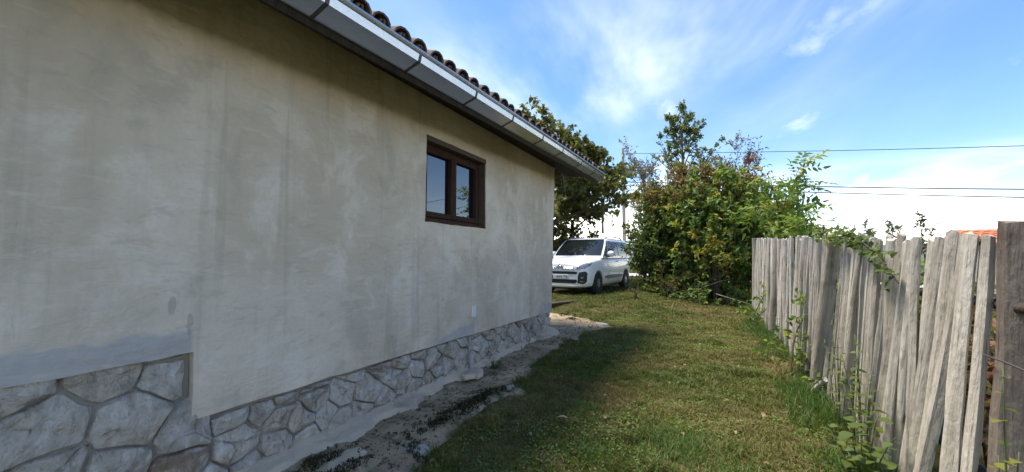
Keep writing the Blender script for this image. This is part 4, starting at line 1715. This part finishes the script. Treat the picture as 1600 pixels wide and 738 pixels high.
make_plant('large_shrub', 'large dense green shrub at the far end of the lawn beside the fence', 'shrub', (0.2, 12.9, 0),
           dome_stems((0.15, 12.9), 2.05, 1.4, 4.1, 170, 0.9, 0.020, 21, 0.45, 0.60), twigs=14, twig_len=0.5, per=11, L=0.135, W=0.068, m=M['leaf_green'],
           t0=0.22, up=0.2, tint=(0.46, 0.27), seed=61, clump=0.8)
make_plant('dark_shrub', 'dense dark shrub under the spreading tree behind the white car', 'shrub', (-7.3, 18.6, 0),
           dome_stems((-7.3, 18.6), 2.7, 1.2, 3.4, 90, 1.2, 0.03, 29, 0.4, 0.6), twigs=11, twig_len=0.7, per=11, L=0.17, W=0.11, m=M['leaf_walnut'],
           t0=0.1, up=0.2, tint=(0.25, 0.25), seed=70)
make_plant('rust_shrub', 'rust tinged shrub whose reddish shoots top the large green shrub', 'shrub', (-0.3, 13.6, 0),
           dome_stems((-0.4, 12.8), 1.7, 0.8, 4.15, 50, 0.5, 0.018, 22, 0.88, 0.75), twigs=14, twig_len=0.5, per=11, L=0.11, W=0.045, m=M['leaf_rust'],
           t0=0.6, up=0.4, tint=(0.22, 0.35), seed=62, clump=0.8)
make_plant('airy_shrub', 'loose light green shrub with small leaves next to the white car', 'shrub', (-1.3, 12.9, 0),
           dome_stems((-1.3, 12.9), 1.15, 1.0, 3.7, 110, 0.6, 0.014, 23, 0.4, 0.6), twigs=14, twig_len=0.5, per=11, L=0.085, W=0.05, m=M['leaf_light'],
           t0=0.2, up=0.25, tint=(0.35, 0.3), seed=63, clump=0.7)
make_plant('ash_sapling', 'ash like sapling with long feathery leaves sticking up behind the fence end', 'sapling', (1.71, 10.7, 0.00),
           [((1.71, 10.7, 0.00), (1.26, 10.7, 3.21), .03, .006, (0, 0, 0)), ((1.71, 10.8, 0.00), (1.76, 10.5, 3.17), .03, .006, (.1, 0, 0)), ((1.76, 10.7, 0.00), (2.31, 10.6, 2.55), .03, .006, (0, 0, 0)),
            ((1.71, 10.7, 0.00), (1.01, 10.4, 2.32), .03, .006, (0, 0, 0)), ((1.81, 10.7, 0.00), (2.21, 10.2, 1.93), .028, .006, (0, 0, 0)), ((1.81, 10.7, 0.00), (1.81, 9.9, 2.08), .028, .006, (0, 0, 0)),
            ((1.71, 10.7, 0.00), (1.41, 10.0, 1.78), .03, .006, (0, 0, 0)), ((1.81, 10.7, 0.00), (1.61, 11.2, 2.63), .03, .006, (0, 0, 0)), ((1.81, 10.7, 0.00), (2.61, 10.3, 1.55), .03, .006, (0, 0, 0))],
           twigs=15, twig_len=0.3, per=2, L=0.15, W=0.058, m=M['leaf_green'], t0=0.35, up=0.5, pinnate=5, keep=lambda e: e[0] < 2.2, tint=(0.50, 0.25), seed=64, clump=0.6, leaf_droop=0.35)
make_plant('mauve_shoots', 'thin mauve leaved shoots standing above the large shrub', 'shrub', (1.15, 13.2, 0),
           [((1.1, 13.2, 0), (1.25, 13.2, 4.4), .02, .004, (0, 0, 0)), ((1.1, 13.2, 0), (1.05, 13.1, 4.15), .02, .004, (0, 0, 0)), ((1.0, 13.2, 0), (0.5, 13.2, 4.2), .02, .004, (0, 0, 0))],
           twigs=16, twig_len=0.22, per=8, L=0.10, W=0.035, m=M['leaf_pink'], t0=0.7, up=0.7, tint=(0.5, 0.3), seed=65)
make_plant('yellow_shrub', 'small yellow green shrub in front of the dark part of the large shrub', 'shrub', (0.1, 11.75, 0),
           [((0.1, 11.7, 0), (0.1 + dx, 11.5 + dy, z), .014, .004, (0, 0, 0)) for dx, dy, z in ((-.1, -.1, 1.75), (.2, 0, 1.6), (.05, -.2, 1.35), (-.3, -.1, 1.45), (.25, -.2, 1.2), (0, 0, 1.9))],
           twigs=8, twig_len=0.3, per=7, L=0.10, W=0.06, m=M['leaf_yellow'], t0=0.55, up=0.2, tint=(0.45, 0.3), seed=66)
make_plant('undergrowth_shrub', 'low dark brambly undergrowth at the foot of the large shrub', 'shrub', (-0.3, 11.9, 0),
           dome_stems((-0.3, 12.0), 1.6, 0.6, 1.05, 46, 1.3, 0.012, 24, 0.35, 0.4), twigs=8, twig_len=0.34, per=7, L=0.085, W=0.05, m=M['leaf_green'],
           t0=0.1, up=0.1, tint=(0.30, 0.3), seed=67)
make_plant('rose_bush', 'sprawling reddish brown thorny bush left of the undergrowth near the car', 'shrub', (-1.0, 11.9, 0),
           dome_stems((-1.0, 11.9), 0.8, 0.5, 1.5, 24, 0.3, 0.010, 25, 0.35, 0.3), twigs=8, twig_len=0.32, per=5, L=0.06, W=0.035, m=M['leaf_rust'],
           t0=0.25, up=0.1, tint=(0.15, 0.35), seed=68)
make_plant('hedge_shrub', 'tall dark shrub standing behind the fence end', 'shrub', (1.7, 13.3, 0),
           dome_stems((1.7, 13.3), 1.2, 1.1, 3.1, 60, 0.5, 0.022, 26, 0.4, 0.35), twigs=12, twig_len=0.5, per=10, L=0.11, W=0.06, m=M['leaf_green'],
           t0=0.15, up=0.2, tint=(0.42, 0.28), seed=69)
for k, (x, y_, h, rx, lab) in enumerate(((-9.0, 30.5, 2.6, 2.4, 'round green bush across the gravel road left of the pole'), (-4.2, 31.0, 1.9, 2.0, 'low green bush across the gravel road right of the pole'),
                                        (-0.3, 31.5, 2.4, 2.2, 'green bush across the road hidden behind the large shrub'), (-14.0, 29.0, 4.2, 3.0, 'tall green bush across the road behind the car'))):
    make_plant('roadside_bush', lab, 'bush', (x, y_, 0), dome_stems((x, y_), rx, 1.2, h, 26, 0.8, 0.03, 70 + k, 0.4, 0.4), twigs=10, twig_len=0.7, per=9, L=0.20, W=0.13,
               m=M['leaf_light'], t0=0.15, up=0.2, tint=(0.4, 0.3), seed=75 + k, group='bushes across the road')

# plants behind and through the fence
make_plant('red_leaved_bush', 'reddish leaved bush showing through the wide gap in the near palings', 'shrub', (1.45, 3.15, 0),
           dome_stems((1.45, 3.15), 0.35, 0.5, 1.45, 22, 0.25, 0.010, 81, 0.5, 0.5), twigs=9, twig_len=0.25, per=8, L=0.065, W=0.035, m=M['leaf_rust'], t0=0.15, up=0.2, tint=(0.5, 0.4), seed=81)
make_plant('bush_behind_fence', 'dark green bush filling the gaps behind the middle palings', 'shrub', (1.6, 5.0, 0),
           dome_stems((1.6, 5.0), 0.4, 1.3, 1.42, 40, 1.0, 0.010, 82, 0.5, 0.6), twigs=9, twig_len=0.28, per=8, L=0.07, W=0.035, m=M['leaf_green'], t0=0.1, up=0.2, tint=(0.35, 0.35), seed=82)
make_plant('bush_behind_fence', 'green and rusty bush filling the gaps behind the far palings', 'shrub', (1.7, 8.4, 0),
           dome_stems((1.7, 8.4), 0.45, 1.7, 1.5, 40, 1.4, 0.010, 83, 0.5, 0.6), twigs=9, twig_len=0.32, per=8, L=0.08, W=0.04, m=M['leaf_green'], t0=0.1, up=0.2, tint=(0.45, 0.35), seed=83)
wt_ = [(1.33, 3.62, 1.50), (1.33, 3.75, 1.54), (1.33, 4.1, 1.52), (1.35, 4.3, 1.58), (1.3, 4.55, 1.56), (1.35, 4.9, 1.62), (1.33, 5.3, 1.60), (1.35, 5.9, 1.68), (1.33, 6.4, 1.68)]
make_plant('tall_weed', 'thin seedy weed tops poking up above the near palings', 'weed', (1.33, 3.6, 0),
           [((x + .05, y_, 0), (x, y_, z), .006, .002, (0, 0, 0)) for x, y_, z in wt_], twigs=12, twig_len=0.11, per=5, L=0.035, W=0.015, m=M['leaf_grey'], t0=0.75, up=0.5, tint=(0.3, 0.3), seed=84)
# bramble shoot hanging over the palings
bw = [(0.99, 4.6, 1.52), (0.915, 4.1, 1.44), (0.90, 3.7, 1.47), (0.885, 3.35, 1.42), (0.875, 3.05, 1.33), (0.88, 2.75, 1.16)]
br = empty('bramble_shoot', (0.9, 3.7, 1.4), label='leafy bramble shoot hanging over the top of the near palings', category='bramble')
add('stem', MB().tube([(x - .9, y_ - 3.7, z - 1.4) for x, y_, z in bw], [.007, .006, .006, .005, .004, .003], 5).mesh('stem', M['twig'], True), br)
rg = np.random.default_rng(5)
cv = np.array(bw)
Pb, Db, Nb, Tb = [], [], [], []
for k in range(190):
    t = rg.random() * 0.98 * (len(cv) - 1)
    i = int(t)
    q = cv[i] + (cv[i + 1] - cv[i]) * (t - i) + rg.normal(size=3) * np.array([0.02, 0.03, 0.035])
    q[0] = min(q[0], 0.905)
    Pb.append(q - np.array([.9, 3.7, 1.4]))
    Db.append(rg.normal(size=3) + np.array([-0.7, 0, -0.2]))
    Nb.append(rg.normal(size=3) * 0.5 + np.array([-0.3, 0, 1]))
    Tb.append(np.clip(0.25 + 0.3 * rg.normal() + (0.35 if t < 1.6 else 0), 0, 1))
Pb, Db, Nb, Tb = map(np.array, (Pb, Db, Nb, Tb))
leaves_obj('foliage', Pb, Db, Nb, np.full(190, .048), np.full(190, .030), Tb, M['leaf_light'], br)

# broad-leaved weeds at the fence foot: every leaf its own piece
def leaf_piece(m, seed):
    rg_ = np.random.default_rng(seed)
    rows = [(0, .0), (.12, .30), (.30, .47), (.55, .42), (.78, .24), (1.0, 0.02)]
    v, f = [], []
    for s, w in rows:
        z = 0.10 * math.sin(s * 2.2) - 0.22 * s * s
        for sg in (-1, 0, 1):
            v.append((sg * w * (1 + rg_.normal() * .06), s, z + (0.10 * w if sg else 0) + rg_.normal() * .008))
    for i in range(len(rows) - 1):
        for j in (0, 1):
            a = i * 3 + j
            f.append((a, a + 1, a + 4, a + 3))
    me = mesh_from('leaf', v, f, m, True)
    at_ = me.attributes.new('tint', 'FLOAT', 'POINT')
    at_.data.foreach_set('value', np.full(len(v), 0.2 + 0.6 * rg_.random(), np.float32))
    return me


LP = [leaf_piece(M['leaf_light'], i) for i in range(5)]
LY = [leaf_piece(M['leaf_yellow'], i) for i in range(3)]


def weed(label, base, stems, nleaf, size, lp, seed, z0=0.2, group=None):
    rg_ = random.Random(seed)
    root = empty('leafy_weed', base, label=label, category='weed', group=group)
    for (dx, dy, h) in stems:
        c = bez((dx * .2, dy * .2, 0), (dx, dy, h), (0, 0, 0), 7)
        add('stem', MB().tube([tuple(q) for q in c], list(np.linspace(.005, .002, 7)), 5).mesh('stem', M['green_stem'], True), root)
        for k in range(nleaf):
            t = z0 + (1 - z0) * (k + rg_.random() * .6) / nleaf
            i = min(int(t * 6), 5)
            q = c[i] + (c[i + 1] - c[i]) * (t * 6 - i)
            o = add('leaf', lp[rg_.randrange(len(lp))], root)
            o.location = tuple(q)
            s = size * rg_.uniform(.6, 1.25) * (1.1 - .4 * t)
            o.scale = (s * .95, s, s)
            o.rotation_euler = (rg_.uniform(-.5, .5), rg_.uniform(-.3, .3), k * 2.4 + rg_.uniform(-.5, .5))
    return root


weed('bright broad leaved weed growing at the foot of the near palings', (0.72, 2.85, 0.0), [(-.05, .0, .36), (.05, -.1, .46), (.0, .15, .54), (-.12, .12, .30), (.08, .1, .44), (-.05, -.2, .34), (.06, -.28, .42)], 8, .088, LP, 1)
weed('tall yellowing weed climbing the palings beside the second post', (0.80, 3.15, 0.0), [(0, 0, .72), (.02, .12, .80), (.03, -.12, .62), (-.03, .22, .66), (.0, -.22, .55), (-.02, .3, .5)], 11, .050, LP + LY[:1], 2)
weed('small leafy weed leaning on the palings next to the yellowing weed', (0.82, 3.75, 0.0), [(.02, 0, .70), (.02, .15, .80), (0, -.15, .6), (0, .3, .62)], 10, .042, LP, 3)
weed('yellow leaved climber in front of the nearest fence post', (0.865, 1.98, 0.0), [(.015, -.02, .92), (.02, -.06, .66), (.02, .05, .60), (.04, -.1, .45)], 10, .050, LY + LP[:1], 4)
weed('thin nettle like weed halfway along the fence foot', (0.80, 5.0, 0.0), [(.02, 0, .55), (.02, .2, .62), (0, -.2, .5), (0, .4, .55)], 9, .05, LP, 5)
weed('small weed at the far part of the fence foot', (0.80, 6.6, 0.0), [(.02, 0, .45), (.02, .3, .52), (0, -.3, .4)], 8, .055, LP, 6)
weed('pale leaved weed at the foot of the undergrowth', (-0.65, 11.3, 0.0), [(0, 0, .42), (.1, .05, .5), (-.1, 0, .36)], 7, .13, LP, 7)
weed('little green weed growing at the house plinth beside the cable', (-2.28, 3.95, 0.02), [(0, 0, .08), (.08, .12, .07), (.03, -.08, .07), (.12, .02, .05), (0.02, .2, .06)], 7, .05, LP, 8, 0.0)
# ================================================================ LAWN
def blades(name, x, y, z, h, w, tint, m, lean=0.9, parent=None, seed=0, **props):
    rg_ = np.random.default_rng(seed)
    n = len(x)
    a = rg_.random(n) * 2 * np.pi
    D = np.stack([np.cos(a), np.sin(a), np.zeros(n)], 1)
    b = rg_.random(n) * 2 * np.pi
    S = np.stack([np.cos(b), np.sin(b), np.zeros(n)], 1)
    P = np.stack([x, y, z - 0.004], 1)
    le = (lean * (0.35 + 0.9 * rg_.random(n)))[:, None]
    h, w = h[:, None], w[:, None]
    up = np.array([[0, 0, 1.0]])
    v0, v1 = P - S * w / 2, P + S * w / 2
    midc = P + up * h * 0.6 + D * h * le * 0.35
    v2, v3 = midc + S * w * 0.4, midc - S * w * 0.4
    v4 = P + up * h * (1.0 - 0.25 * le) + D * h * le
    V = np.stack([v0, v1, v2, v3, v4], 1).reshape(-1, 3)
    o = (np.arange(n) * 5)[:, None]
    F3 = np.concatenate([o + np.array([[0, 1, 2]]), o + np.array([[0, 2, 3]]), o + np.array([[3, 2, 4]])], 0)
    me = mesh_np(name, V, F3, m, np.repeat(np.clip(tint, 0, 1), 5))
    return add(name, me, parent, **props)


def scatter(n, x0, x1, y0, y1, seed):
    rg_ = np.random.default_rng(seed)
    return rg_.random(n) * (x1 - x0) + x0, rg_.random(n) * (y1 - y0) + y0, rg_


LX, LY_, LH, LW, LT = [], [], [], [], []
for (n, x0, x1, y0, y1, hh, ww, sd) in ((95000, -1.85, 1.05, 1.2, 4.2, .040, .0050, 1), (85000, -2.2, 1.05, 4.2, 7.6, .046, .0072, 2), (65000, -4.2, 1.3, 7.6, 12.5, .055, .011, 3),
                                        (34000, -8, 4, 12.5, 23, .08, .022, 4), (20000, -12, 6, 23, 40, .16, .05, 5), (9000, 1.05, 6, 1.5, 14, .10, .012, 6)):
    x, y, rg_ = scatter(n, x0, x1, y0, y1, sd)
    p = np.stack([x, y], 1)
    clump_ = 0.5 * fnoise(p * 2.6, 51, 2) + 0.5 * fnoise(p * 9.0, 52, 2)
    brown = fnoise(p * 1.4, 55, 3)
    e = dirt_edge(y) + (fnoise(p * 4.0, 57, 2) - 0.5) * 0.30 + (rg_.random(n) - 0.5) * 0.10
    bare = 0.6 * vnoise(p * 11.0, 59) + 0.4 * vnoise(p * 4.5, 60)
    keepm = (x > e) & ((bare > 0.31) | (y > 9))
    keepm &= ~((np.abs(x + 3.6) < .8) & (np.abs(y - 12.5) < 2.0) & (rg_.random(n) < .5))
    # the gravel road stays clear
    ry_ = np.interp(x, [-60, -30, -14, -3, 8, 30, 60], [33, 27, 24.3, 23.2, 23.6, 27, 33])
    keepm &= np.abs(y - ry_) > 1.75
    h = hh * (0.15 + 3.0 * clump_ ** 2) * (0.6 + 0.8 * rg_.random(n))
    h = np.where(x > 0.62, h * 1.4, h)
    t = 0.50 + (brown - 0.5) * 1.3 + (clump_ - 0.5) * -0.45 + rg_.normal(size=n) * 0.17
    t = np.where(rg_.random(n) < 0.10, 0.75 + 0.25 * rg_.random(n), t)
    LX.append(x[keepm]); LY_.append(y[keepm]); LH.append(h[keepm]); LW.append(np.full(keepm.sum(), ww)); LT.append(t[keepm])
x, y, h, w, t = map(np.concatenate, (LX, LY_, LH, LW, LT))
blades('lawn', x, y, ground_z(x, y), h, w, t, M['blade'], 1.15, seed=3, kind='stuff', label='short mown grass with dry brown clippings between house and fence')

# mown clippings lying in wisps
x, y, rg_ = scatter(42000, -1.9, 0.8, 1.5, 10.5, 17)
p = np.stack([x, y], 1)
kk = (fnoise(p * 2.3, 91, 3) > 0.46) & (x > dirt_edge(y) + 0.05)
x, y = x[kk], y[kk]
blades('grass_clippings', x, y, ground_z(x, y) + 0.018, np.full(len(x), .016), np.full(len(x), .0035) * (1 + y / 8), 0.70 + 0.2 * rg_.normal(size=len(x)), M['blade'], 4.0, seed=5, kind='stuff',
       label='dry brown grass clippings scattered over the lawn')

# lush tufts along the fence foot
x, y, rg_ = scatter(28000, 0.36, 0.98, 2.2, 11.0, 18)
cl = fnoise(np.stack([x, y], 1) * 2.0, 61, 2)
kk = (cl > 0.36) & (rg_.random(len(x)) < np.clip((x - 0.44) / 0.38, 0.05, 1))
x, y, cl = x[kk], y[kk], cl[kk]
blades('tall_grass', x, y, ground_z(x, y), (0.07 + 0.20 * cl * np.clip((x - 0.4) / .4, .2, 1)) * (0.5 + 0.7 * rg_.random(len(x))), np.full(len(x), .0065), 0.4 + 0.22 * rg_.normal(size=len(x)), M['tuft'], 0.85, seed=6,
       kind='stuff', label='lush green grass growing along the fence foot')
# taller green tufts in the lawn
TX, TY = [], []
for cx, cy, r, n in ((-0.25, 2.95, .22, 900), (-0.75, 2.55, .14, 380), (0.1, 2.6, .2, 420), (-1.0, 3.3, .10, 200), (-0.9, 6.0, .35, 600), (-1.2, 8.6, .5, 700), (-0.4, 4.4, .25, 500), (-1.2, 4.2, .25, 350), (0.2, 11.2, .5, 700), (-1.7, 10.7, .4, 500)):
    g = np.random.default_rng(int(n + cx * 10))
    TX.append(cx + g.normal(size=n) * r * .55)
    TY.append(cy + g.normal(size=n) * r * .75)
x, y = np.concatenate(TX), np.concatenate(TY)
g = np.random.default_rng(2)
blades('grass_tuft', x, y, ground_z(x, y), 0.045 + 0.05 * g.random(len(x)), np.full(len(x), .0055), 0.45 + 0.2 * g.normal(size=len(x)), M['tuft'], 1.1, seed=7, kind='stuff', label='greener grass tufts standing out in the lawn')

x, y, rg_ = scatter(26000, -1.8, 0.85, 1.6, 8.5, 31)
kk = (fnoise(np.stack([x, y], 1) * 2.4, 97, 3) > 0.57) & (x > dirt_edge(y) + .08)
x, y = x[kk], y[kk]
n = len(x)
leaves_obj('clover', np.stack([x, y, ground_z(x, y) + .012 + .02 * rg_.random(n)], 1), rg_.normal(size=(n, 3)) * np.array([1, 1, .3]), rg_.normal(size=(n, 3)) * .35 + np.array([0, 0, 1]), .014 + .012 * rg_.random(n), .012 + .008 * rg_.random(n), .2 + .5 * rg_.random(n), M['leaf_green'], None)
bpy.data.objects['clover']['kind'] = 'stuff'
x, y, rg_ = scatter(420, -1.7, 0.9, 1.6, 11, 37)
n = len(x)
M['dead_leaf'] = leaf_mat('dead_leaf', [(0, (0.07, 0.045, 0.025)), (0.6, (0.20, 0.13, 0.06)), (1, (0.36, 0.27, 0.13))], .8, .1)
leaves_obj('fallen_leaves', np.stack([x, y, ground_z(x, y) + .03], 1), rg_.normal(size=(n, 3)) * np.array([1, 1, .2]), rg_.normal(size=(n, 3)) * .3 + np.array([0, 0, 1]), .03 + .025 * rg_.random(n), .02 + .014 * rg_.random(n), rg_.random(n), M['dead_leaf'], None)
bpy.data.objects['fallen_leaves']['kind'] = 'stuff'

# dark moss clumps along the border of dirt and grass
MX, MY, MZ = [], [], []
g = np.random.default_rng(4)
for cx, cy, r in [(-1.95, 2.12, .06), (-1.93, 2.3, .08), (-1.94, 2.5, .09), (-1.92, 2.66, .09), (-1.90, 2.85, .10), (-1.88, 3.02, .10), (-1.88, 3.2, .09), (-1.84, 3.36, .06), (-1.84, 2.05, .05), (-1.75, 2.02, .05), (-2.12, 1.78, .10), (-2.0, 1.62, .10), (-2.2, 1.6, .08),
                  (-1.82, 1.75, .05), (-2.6, 7.7, .10), (-2.9, 8.2, .14), (-2.4, 8.2, .10)]:
    n = int(520 * (r / .08) ** 2)
    MX.append(cx + g.normal(size=n) * r * .8 + .05 * np.sin(cy * 19))
    MY.append(cy + g.normal(size=n) * r * 1.0)
    q = ((MX[-1] - cx) / r) ** 2 + ((MY[-1] - cy) / (r * 1.5)) ** 2
    MZ.append(np.clip(0.035 * (1 - q), -0.005, 1) * g.random(n))
x, y, z = map(np.concatenate, (MX, MY, MZ))
kk = fnoise(np.stack([x, y], 1) * 11, 95, 3) > 0.46
x, y, z = x[kk], y[kk], z[kk]
zz = np.maximum(dirt_z(x, y), -0.02) + z
blades('moss', x, y, zz, 0.012 + 0.012 * g.random(len(x)), np.full(len(x), .007), 0.3 + 0.3 * g.random(len(x)), M['moss'], 1.2, seed=8, kind='stuff', label='dark moss clumps along the edge of the bare dirt strip')
# fallen leaves and crumbs on the dirt
x, y, rg_ = scatter(1500, -2.45, -1.6, 1.6, 8.5, 23)
kk = x < dirt_edge(y) - .02
x, y = x[kk], y[kk]
n = len(x)
leaves_obj('leaf_litter', np.stack([x, y, dirt_z(x, y) + .006], 1), rg_.normal(size=(n, 3)) * np.array([1, 1, .15]), rg_.normal(size=(n, 3)) * .25 + np.array([0, 0, 1]), .018 + .025 * rg_.random(n), .012 + .012 * rg_.random(n), rg_.random(n) * .8,
           M['dead_leaf'], None)
bpy.data.objects['leaf_litter']['kind'] = 'stuff'


# ================================================================ SMALL LOOSE THINGS
def chunk(name, loc, size, m, seed, label, cat, rz=0.0):
    """irregular broken slab: ragged polygon with worn edges and an uneven top"""
    rr = np.random.default_rng(seed)
    n = 11
    ang = np.sort(np.linspace(0, 2 * np.pi, n, endpoint=False) + rr.normal(size=n) * 0.16)
    rad = 0.78 + 0.34 * rr.random(n)
    rings = []
    for s_, z in ((1.04, -0.6), (1.0, 0.25), (0.90, 0.62), (0.62, 0.78), (0.28, 0.80)):
        rings.append([(math.cos(a_) * r_ * s_ * size[0], math.sin(a_) * r_ * s_ * size[1], (z + (rr.normal() * 0.10 if z > 0 else 0)) * size[2]) for a_, r_ in zip(ang, rad)])
    me = MB().loft(rings).mesh(name, m)
    fix_normals(me)
    smooth_by_angle(me, 32)
    o = add(name, me, None, loc, label=label, category=cat)
    o.rotation_euler = (0, 0, rz)
    return o


M['pale_stone'] = mortar_mat('pale_stone', (0.30, 0.28, 0.245), (0.42, 0.40, 0.36), 0.2)
chunk('flat_stone', (-2.28, 3.52, .055), (.10, .17, .035), M['concrete'], 3, 'pale flat stone slab against the plinth just past the thin cable', 'stone', .1)
chunk('flat_stone', (-1.90, 7.45, .01), (.10, .17, .02), M['pale_stone'], 4, 'pale flat stone on the dirt beyond the house corner', 'stone', .9)
chunk('flat_stone', (-1.78, 3.42, .012), (.05, .08, .02), M['pale_stone'], 5, 'small pale stone chip at the lawn edge beside the moss', 'stone', .4)
chunk('flat_stone', (-1.80, 2.05, .005), (.10, .07, .035), M['pale_stone'], 6, 'broken concrete lump in the near dirt beside the moss', 'stone', .4)
chunk('flat_stone', (-2.08, 1.74, .005), (.10, .16, .035), M['concrete'], 9, 'mossy broken concrete piece at the bottom edge of the apron', 'stone', .2)
chunk('flat_stone', (-1.95, 5.9, .01), (.06, .10, .018), M['pale_stone'], 11, 'small stone half sunk in the dirt near the house corner', 'stone', .5)
M['pink_leaf'] = simple_mat('pinkish_leaf', (0.33, 0.21, 0.16), .7, 0, .2)
lf = leaf_piece(M['pink_leaf'], 9)
o = add('fallen_leaf', lf, None, (-1.03, 2.93, .045), label='pinkish dry leaf lying on the lawn near the front', category='leaf')
o.scale = (.08, .085, .10)
o.rotation_euler = (.1, .2, 1.9)
pk = MB().box(-.09, .09, -.62, .62, 0, .07).build('plank', M['old_wood'], label='dark old plank lying on the ground past the house corner', category='plank')
bevel(pk.data, .008)
pk.location = (-3.3, 9.35, float(ground_z(np.array([-3.3]), np.array([9.35]))[0]) - .01)
pk.rotation_euler = (0, .03, math.radians(-20))
st = MB().tube([(0, 0, -.03), (.0, 0, .12), (-.02, .02, .20), (-.09, .0, .26)], [.035, .03, .024, .014], 7).tube([(0, 0, .12), (.05, .0, .18), (.09, .02, .19)], [.022, .016, .01], 6)
o = st.build('stump', M['old_wood'], smooth=True, label='little dark forked stump in the grass before the shrubs', category='stump')
o.location = (-1.75, 10.35, float(ground_z(np.array([-1.75]), np.array([10.35]))[0]) - .01)
o.scale = (1.1, 1.1, 1.1)
for (a, b_, lab) in (((-.9, 11.2, .0), (.5, 11.5, .75), 'bare pale branch leaning out of the undergrowth'), ((.1, 11.3, .35), (.95, 11.05, .12), 'thin bare stick lying low beside the fence end')):
    c = bez(a, b_, (0, 0, .05), 6)
    MB().tube([tuple(q) for q in c], list(np.linspace(.014, .005, 6)), 5).build('branch', M['dry_twig'], smooth=True, label=lab, category='branch')
